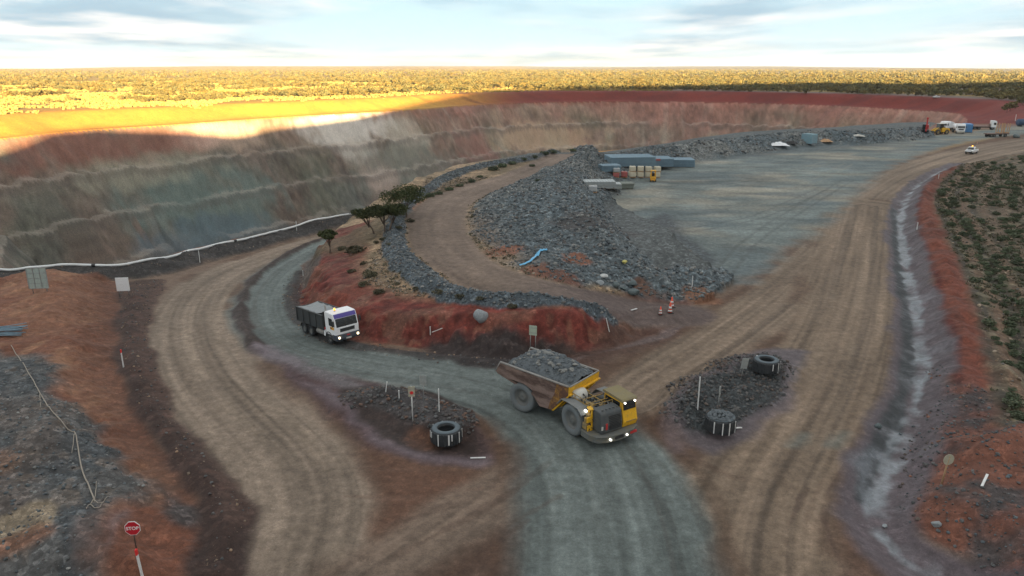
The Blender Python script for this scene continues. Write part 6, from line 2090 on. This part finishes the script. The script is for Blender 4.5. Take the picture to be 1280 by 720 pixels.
def big_board(px, py, top, wpx, hpx, label, m, grid):
    x, y, z = hit(px, py); h = h_for(px, py, top, (x, y, z))
    D = y * CP - (z - CAM_H) * SP
    w, hh = wpx * D / F, hpx * D / F / .95
    root = empty('sign_board', (x, y, z - .2), .12, label, 'sign board')
    b = MB(); b.box(-w / 2, w / 2, -.02, .02, h - hh + .2, h + .2); bd = b.build('panel', m, root)
    s = MB()
    if grid:
        for i in range(4): s.box(-w / 2 + i * w / 3 - .025, -w / 2 + i * w / 3 + .025, -.06, -.021, h - hh + .2, h + .2)
        for i in range(5): s.box(-w / 2, w / 2, -.045, -.0215, h - hh * i / 4 + .18, h - hh * i / 4 + .22)
        s.build('frame', M_galv, bd)
    for s_ in (-1, 1):
        p = MB(); p.cyl((s_ * w * .36, .06, 0), (s_ * w * .36, .06, h + .15), .045, n=8); p.build('post', M_galv, root)
big_board(50, 365, 335, 23, 25, 'large grey green sign back with framed panels by the pipe', mat('grey_green_board', (0.36, 0.44, 0.41), .6, dirt=.35), True)
big_board(155.5, 370, 347, 15.5, 16.5, 'white sign board standing before the pipe where the road bends', M_white, False)


def text_mesh(txt, size, name, m, parent, loc, rot):
    cu = bpy.data.curves.new(name, 'FONT'); cu.body = txt; cu.size = size; cu.align_x = 'CENTER'; cu.align_y = 'CENTER'; cu.extrude = .003; cu.offset = size * .022
    t = bpy.data.objects.new(name, cu); COL.objects.link(t)
    me = bpy.data.meshes.new_from_object(t.evaluated_get(bpy.context.evaluated_depsgraph_get()))
    bpy.data.objects.remove(t); bpy.data.curves.remove(cu)
    me.name = name; me.materials.clear(); me.materials.append(m)
    o = bpy.data.objects.new(name, me); COL.objects.link(o); o.parent = parent; o.location = loc; o.rotation_euler = rot
    return o


def stop_sign():
    root, w, hh, h = sign(172, 697, 652, 18, 18, 'red octagonal STOP sign at the bottom left', mat('white_reflective', (.78, .78, .78), .4, dirt=.1), 0.12, 'oct', mat('dark_rusty_post', (.05, .035, .03), .8, dirt=.4), pr=.028, over=.1)
    bd = [c for c in root.children if c.name.startswith('board')][0]
    zc = h - hh / 2 + .15
    k_ = .93 / 2 / math.cos(math.pi / 8)
    f = MB(); f.prism([(w * k_ * math.sin(a), zc + hh * k_ * math.cos(a)) for a in [math.pi / 8 + i * math.pi / 4 for i in range(8)]], -.018, -.0125, 'y')
    f.build('red_face', mat('red_sign_face', (.52, .012, .03), .4, dirt=.08), bd)
    text_mesh('STOP', hh * .33, 'lettering', mat('white_letter', (.82, .82, .82), .4, dirt=.05), bd, (0, -.022, zc), (math.pi / 2, 0, 0))
stop_sign()

# ------------------------------------------------------------------ painted tyres
def big_tyre(px, py, dia, h, label, yaw, stripes):
    x, y, z = hit(px, py)
    root = empty('tyre', (x, y, z - .04), yaw, label, 'tyre')
    r = dia / 2
    b = MB()
    b.lathe([(r * .55, .03), (r * .70, 0), (r * .9, .03), (r * .985, h * .14), (r, h * .3), (r, h * .7), (r * .985, h * .86), (r * .9, h * .97), (r * .72, h), (r * .56, h * .95), (r * .52, h * .86), (r * .60, h * .7), (r * .66, h * .5), (r * .60, h * .3), (r * .52, h * .12)], 'z', 48)
    n_ = 30
    for i in range(n_):
        for s in (0, 1):
            a = 2 * math.pi * (i + .5 * s) / n_; M = Matrix.Rotation(a, 4, 'Z')
            z0, z1 = (h * .1, h * .48) if s else (h * .52, h * .9)
            b.box(r * .96, r * 1.03, -r * .05, r * .05, z0, z1, M)
    t_ = b.build('casing', M_tyreb, root)
    w = MB(); w.lathe([(r * .58, h * 1.0), (r * .74, h * 1.012), (r * .90, h * .985), (r * .90, h * .97), (r * .72, h * .99), (r * .58, h * .97)], 'z', 48)
    w.build('dusty_sidewall', mat('dusty_blue_rubber', (0.115, 0.145, 0.165), .9, dirt=.4, scale=3, dirtcol=(.08, .085, .09)), t_)
    for a, wd, l0 in stripes:
        s = MB(); M = Matrix.Rotation(a, 4, 'Z')
        s.hexa([(r * 1.02, -wd * .8, h * l0), (r * 1.045, -wd * .8, h * l0), (r * 1.045, wd * .8, h * l0), (r * 1.02, wd * .8, h * l0), (r * 1.02, -wd, h * .92), (r * 1.045, -wd, h * .92), (r * 1.045, wd, h * .92), (r * 1.02, wd, h * .92)], M)
        s.build('white_stripe', M_post, root, .004)
st = [(-2.85, .035, .42), (-2.6, .03, .5), (-2.0, .035, .1), (-1.32, .05, .2), (-1.12, .035, .45), (-.55, .035, .15), (-.05, .04, .3), (1.0, .04, .3), (1.9, .04, .2), (2.6, .035, .3)]
big_tyre(558, 550, 1.88, .92, 'large black tyre with white stripes lying on the left traffic island', 0.0, st)
big_tyre(900, 536, 1.85, .95, 'striped tyre heaped with black stones at the front of the right island', .25, [(-2.5, .035, .12), (-1.95, .035, .08), (-1.5, .035, .05), (-.95, .035, .1), (.6, .04, .2)])
big_tyre(957, 463, 1.85, .95, 'striped black tyre at the far end of the right island', .5, [(-1.9, .035, .4), (-1.35, .035, .12), (-.85, .035, .1), (-.35, .035, .2)])

# stones piled in the front tyre of the right island
def tyre_fill(px, py):
    x, y, z = hit(px, py); b = MB(); r = np.random.default_rng(8)
    for k_ in range(120):
        a, q = r.uniform(0, 6.28), .78 * math.sqrt(r.random()); V0, F0 = ROCKS[r.integers(0, 7)]
        b.add([tuple(v) for v in V0], [tuple(f) for f in F0], False, Matrix.Translation((q * math.cos(a), q * math.sin(a), .85 + .28 * (1 - q))) @ Matrix.Rotation(r.uniform(0, 6), 4, 'Z') @ Matrix.Scale(r.uniform(.14, .34), 4))
    b.ball((0, 0, .62), (.7, .7, .36), 14, 8)
    o = b.build('stone_fill', M_ore, None, loc=(x, y, z)); tag(o, 'black stones heaped on the front tyre of the right island', 'stones', kind='stuff')
tyre_fill(900, 536)

# ------------------------------------------------------------------ traffic cones
def cone(px, py, h, label):
    x, y, z = hit(px, py)
    root = empty('traffic_cone', (x, y, z), random.uniform(0, 1), label, 'cone')
    b = MB(); b.box(-h * .27, h * .27, -h * .27, h * .27, 0, h * .06); b.build('base', M_black, root, .01)
    c = MB(); c.lathe([(h * .21, h * .06), (h * .05, h), (h * .03, h), (h * .17, h * .06)], 'z', 18); cc = c.build('cone_body', mat('orange_red_plastic', (.75, .07, .02), .5, dirt=.12), root)
    for a, b_ in ((.42, .62), (.14, .3)):
        r = lambda t: h * (.21 - .16 * (t - .06) / .94) + .006
        s = MB(); s.lathe([(r(a), h * a), (r(b_), h * b_), (r(b_) - .004, h * b_), (r(a) - .004, h * a)], 'z', 18); s.build('white_band', M_post, cc)
cone(837.5, 391, 1.0, 'taller orange and white traffic cone, lower of two close together')
cone(839.5, 384, 1.0, 'orange and white traffic cone just behind the taller pair partner')
cone(825.5, 393, .75, 'small traffic cone standing apart on the left')

# ------------------------------------------------------------------ bits on the left bank
def rods():
    x, y, z = hit(8, 419)
    root = empty('rod_bundle', (x, y, z), .25, 'bundle of grey steel rods lying at the left edge on the orange bank', 'steel rods')
    r = random.Random(4)
    for k_ in range(26):
        a = r.uniform(-.18, .18); yy = r.uniform(-.7, .7); zz = r.uniform(.05, .55)
        b = MB(); b.tube([(-2.6, yy - 2 * a, zz), (0, yy, zz + .08), (r.uniform(1.0, 1.5), yy + 1.2 * a, zz + r.uniform(-.02, .2))], .035, 6)
        b.build('rod', M_meshs, root)
rods()

def cable():
    pts = [(14, 432), (24, 448), (38, 470), (50, 492), (62, 510), (78, 528), (93, 541), (97, 556), (100, 575), (104, 592), (112, 610), (118, 625)]
    br = [[(118, 624), (110, 634), (108, 637)], [(117, 626), (126, 630), (136, 621)], [(118, 628), (120, 614), (120.5, 602)], [(50, 492), (50.5, 510)], [(94, 543), (90, 568)], [(113, 632), (122, 636), (130, 628)]]
    root = None
    def line(p, r):
        q = [Vector(hit(*a)) for a in p]
        c = smooth_line([(v.x, v.y) for v in q], False, 5)
        return [Vector((a[0], a[1], float(ground(a[0], a[1])) + .05 + .03 * math.sin(i * 1.7))) for i, a in enumerate(c)]
    L0 = line(pts, .03); o0 = L0[0]
    root = empty('dead_branch', o0, 0, 'long thin pale dead branch lying across the grey gravel bank', 'branch')
    m = mat('bleached_wood', (.34, .30, .25), .8, dirt=.3)
    b = MB(); b.tube([p - o0 for p in L0], [.028 + .012 * i / len(L0) for i in range(len(L0))], 6); b.build('stem', m, root)
    for q in br:
        l = line(q, .02); b = MB(); b.tube([p - o0 for p in l], [.026 - .012 * i / len(l) for i in range(len(l))], 5); b.build('twig', m, root)
cable()
def haze():
    zt = float(Z.max()) + 40; zb = float(Z.min()) - 1.5; R_ = 9800.0
    b = MB(); b.box(-R_, R_, -R_, R_, zb, zt)
    m = bpy.data.materials.new('haze'); m.use_nodes = True; nt = m.node_tree
    for n in list(nt.nodes): nt.nodes.remove(n)
    o_ = nt.nodes.new('ShaderNodeOutputMaterial'); v = nt.nodes.new('ShaderNodeVolumePrincipled')
    v.inputs['Color'].default_value = (0.80, 0.88, 0.95, 1); v.inputs['Density'].default_value = 0.00005; v.inputs['Anisotropy'].default_value = 0.2
    nt.links.new(v.outputs[0], o_.inputs['Volume'])
    o = b.build('haze', m); tag(o, 'thin evening haze over the mine and the plain', 'haze', kind='stuff')
haze()
# ------------------------------------------------------------------ sky, sun
def make_world():
    w_ = bpy.data.worlds.new('World'); scene.world = w_; w_.use_nodes = True
    nt = w_.node_tree
    for n in list(nt.nodes):
        nt.nodes.remove(n)
    L = nt.links.new
    out = nt.nodes.new('ShaderNodeOutputWorld'); bg = nt.nodes.new('ShaderNodeBackground')
    sky = N(nt, 'ShaderNodeTexSky', sky_type='NISHITA', sun_disc=False, sun_elevation=SUN_EL, altitude=300.0, air_density=1.0, dust_density=0.6, ozone_density=1.5)
    # the sun stands behind the camera, opposite to the travel of its light
    sky.sun_rotation = math.atan2(-LDIR[0], -LDIR[1])
    tc = N(nt, 'ShaderNodeTexCoord')
    sep = N(nt, 'ShaderNodeSeparateXYZ'); L(tc.outputs['Generated'], sep.inputs[0])
    zc = N(nt, 'ShaderNodeMath', operation='MAXIMUM', inp={1: 0.0}); L(sep.outputs[2], zc.inputs[0])
    den = N(nt, 'ShaderNodeMath', operation='ADD', inp={1: 0.055}); L(zc.outputs[0], den.inputs[0])
    u = N(nt, 'ShaderNodeMath', operation='DIVIDE'); L(sep.outputs[0], u.inputs[0]); L(den.outputs[0], u.inputs[1])
    v = N(nt, 'ShaderNodeMath', operation='DIVIDE'); L(sep.outputs[1], v.inputs[0]); L(den.outputs[0], v.inputs[1])
    cmb = N(nt, 'ShaderNodeCombineXYZ'); L(u.outputs[0], cmb.inputs[0]); L(v.outputs[0], cmb.inputs[1])
    mp = N(nt, 'ShaderNodeMapping', inp={'Scale': (0.30, 0.20, 1.0), 'Location': (3.1, 1.55, 0), 'Rotation': (0, 0, 0.12)}); L(cmb.outputs[0], mp.inputs[0])
    n1 = N(nt, 'ShaderNodeTexNoise', inp={'Scale': 1.0, 'Detail': 8.0, 'Roughness': 0.52, 'Distortion': 0.4}); L(mp.outputs[0], n1.inputs['Vector'])
    cov = ramp(nt, n1.outputs['Fac'], [(0.42, 0.0), (0.60, 1.0)])
    n2 = N(nt, 'ShaderNodeTexNoise', inp={'Scale': 2.3, 'Detail': 6.0, 'Roughness': 0.5}); L(mp.outputs[0], n2.inputs['Vector'])
    shade = ramp(nt, n2.outputs['Fac'], [(0.42, (3.0, 4.2, 5.0)), (0.62, (7.5, 7.3, 7.0))])
    clear = mixcol(nt, 0.7, sky.outputs[0], (4.8, 7.2, 8.4))
    # thin veil everywhere, brightest above the horizon
    veil = ramp(nt, sep.outputs[2], [(0.0, 0.85), (0.045, 0.5), (0.09, 0.15), (0.4, 0.1)])
    c0 = mixcol(nt, veil, clear, (5.4, 6.6, 7.2))
    c1 = mixcol(nt, cov, c0, shade)
    # overhead, out of view: neutral cloud colour added to make the ambient less blue
    up = ramp(nt, sep.outputs[2], [(0.12, 0.0), (0.32, 0.8)])
    c1 = mixcol(nt, up, c1, (6.6, 6.3, 6.0))
    sc_ = mixcol(nt, 1.0, c1, (0.45, 0.46, 0.47), 'MULTIPLY'); L(sc_, bg.inputs[0]); bg.inputs[1].default_value = 0.05
    L(bg.outputs[0], out.inputs[0])

make_world()
sd = bpy.data.lights.new('sun', 'SUN'); so = bpy.data.objects.new('sun', sd); COL.objects.link(so)
sd.energy = 5.0; sd.angle = math.radians(0.53); sd.color = (1.0, 0.71, 0.34)
d_ = Vector((LDIR[0] * math.cos(SUN_EL), LDIR[1] * math.cos(SUN_EL), -math.sin(SUN_EL)))
so.rotation_euler = d_.to_track_quat('-Z', 'Y').to_euler()
so.location = (0, -200, 200)

vs = scene.view_settings
vs.view_transform = 'Standard'; vs.look = 'None'; vs.exposure = 2.72; vs.gamma = 1.0; vs.use_curve_mapping = False
cy = scene.cycles
cy.max_bounces = 5; cy.diffuse_bounces = 3; cy.glossy_bounces = 2; cy.transmission_bounces = 4; cy.volume_bounces = 1; cy.transparent_max_bounces = 6
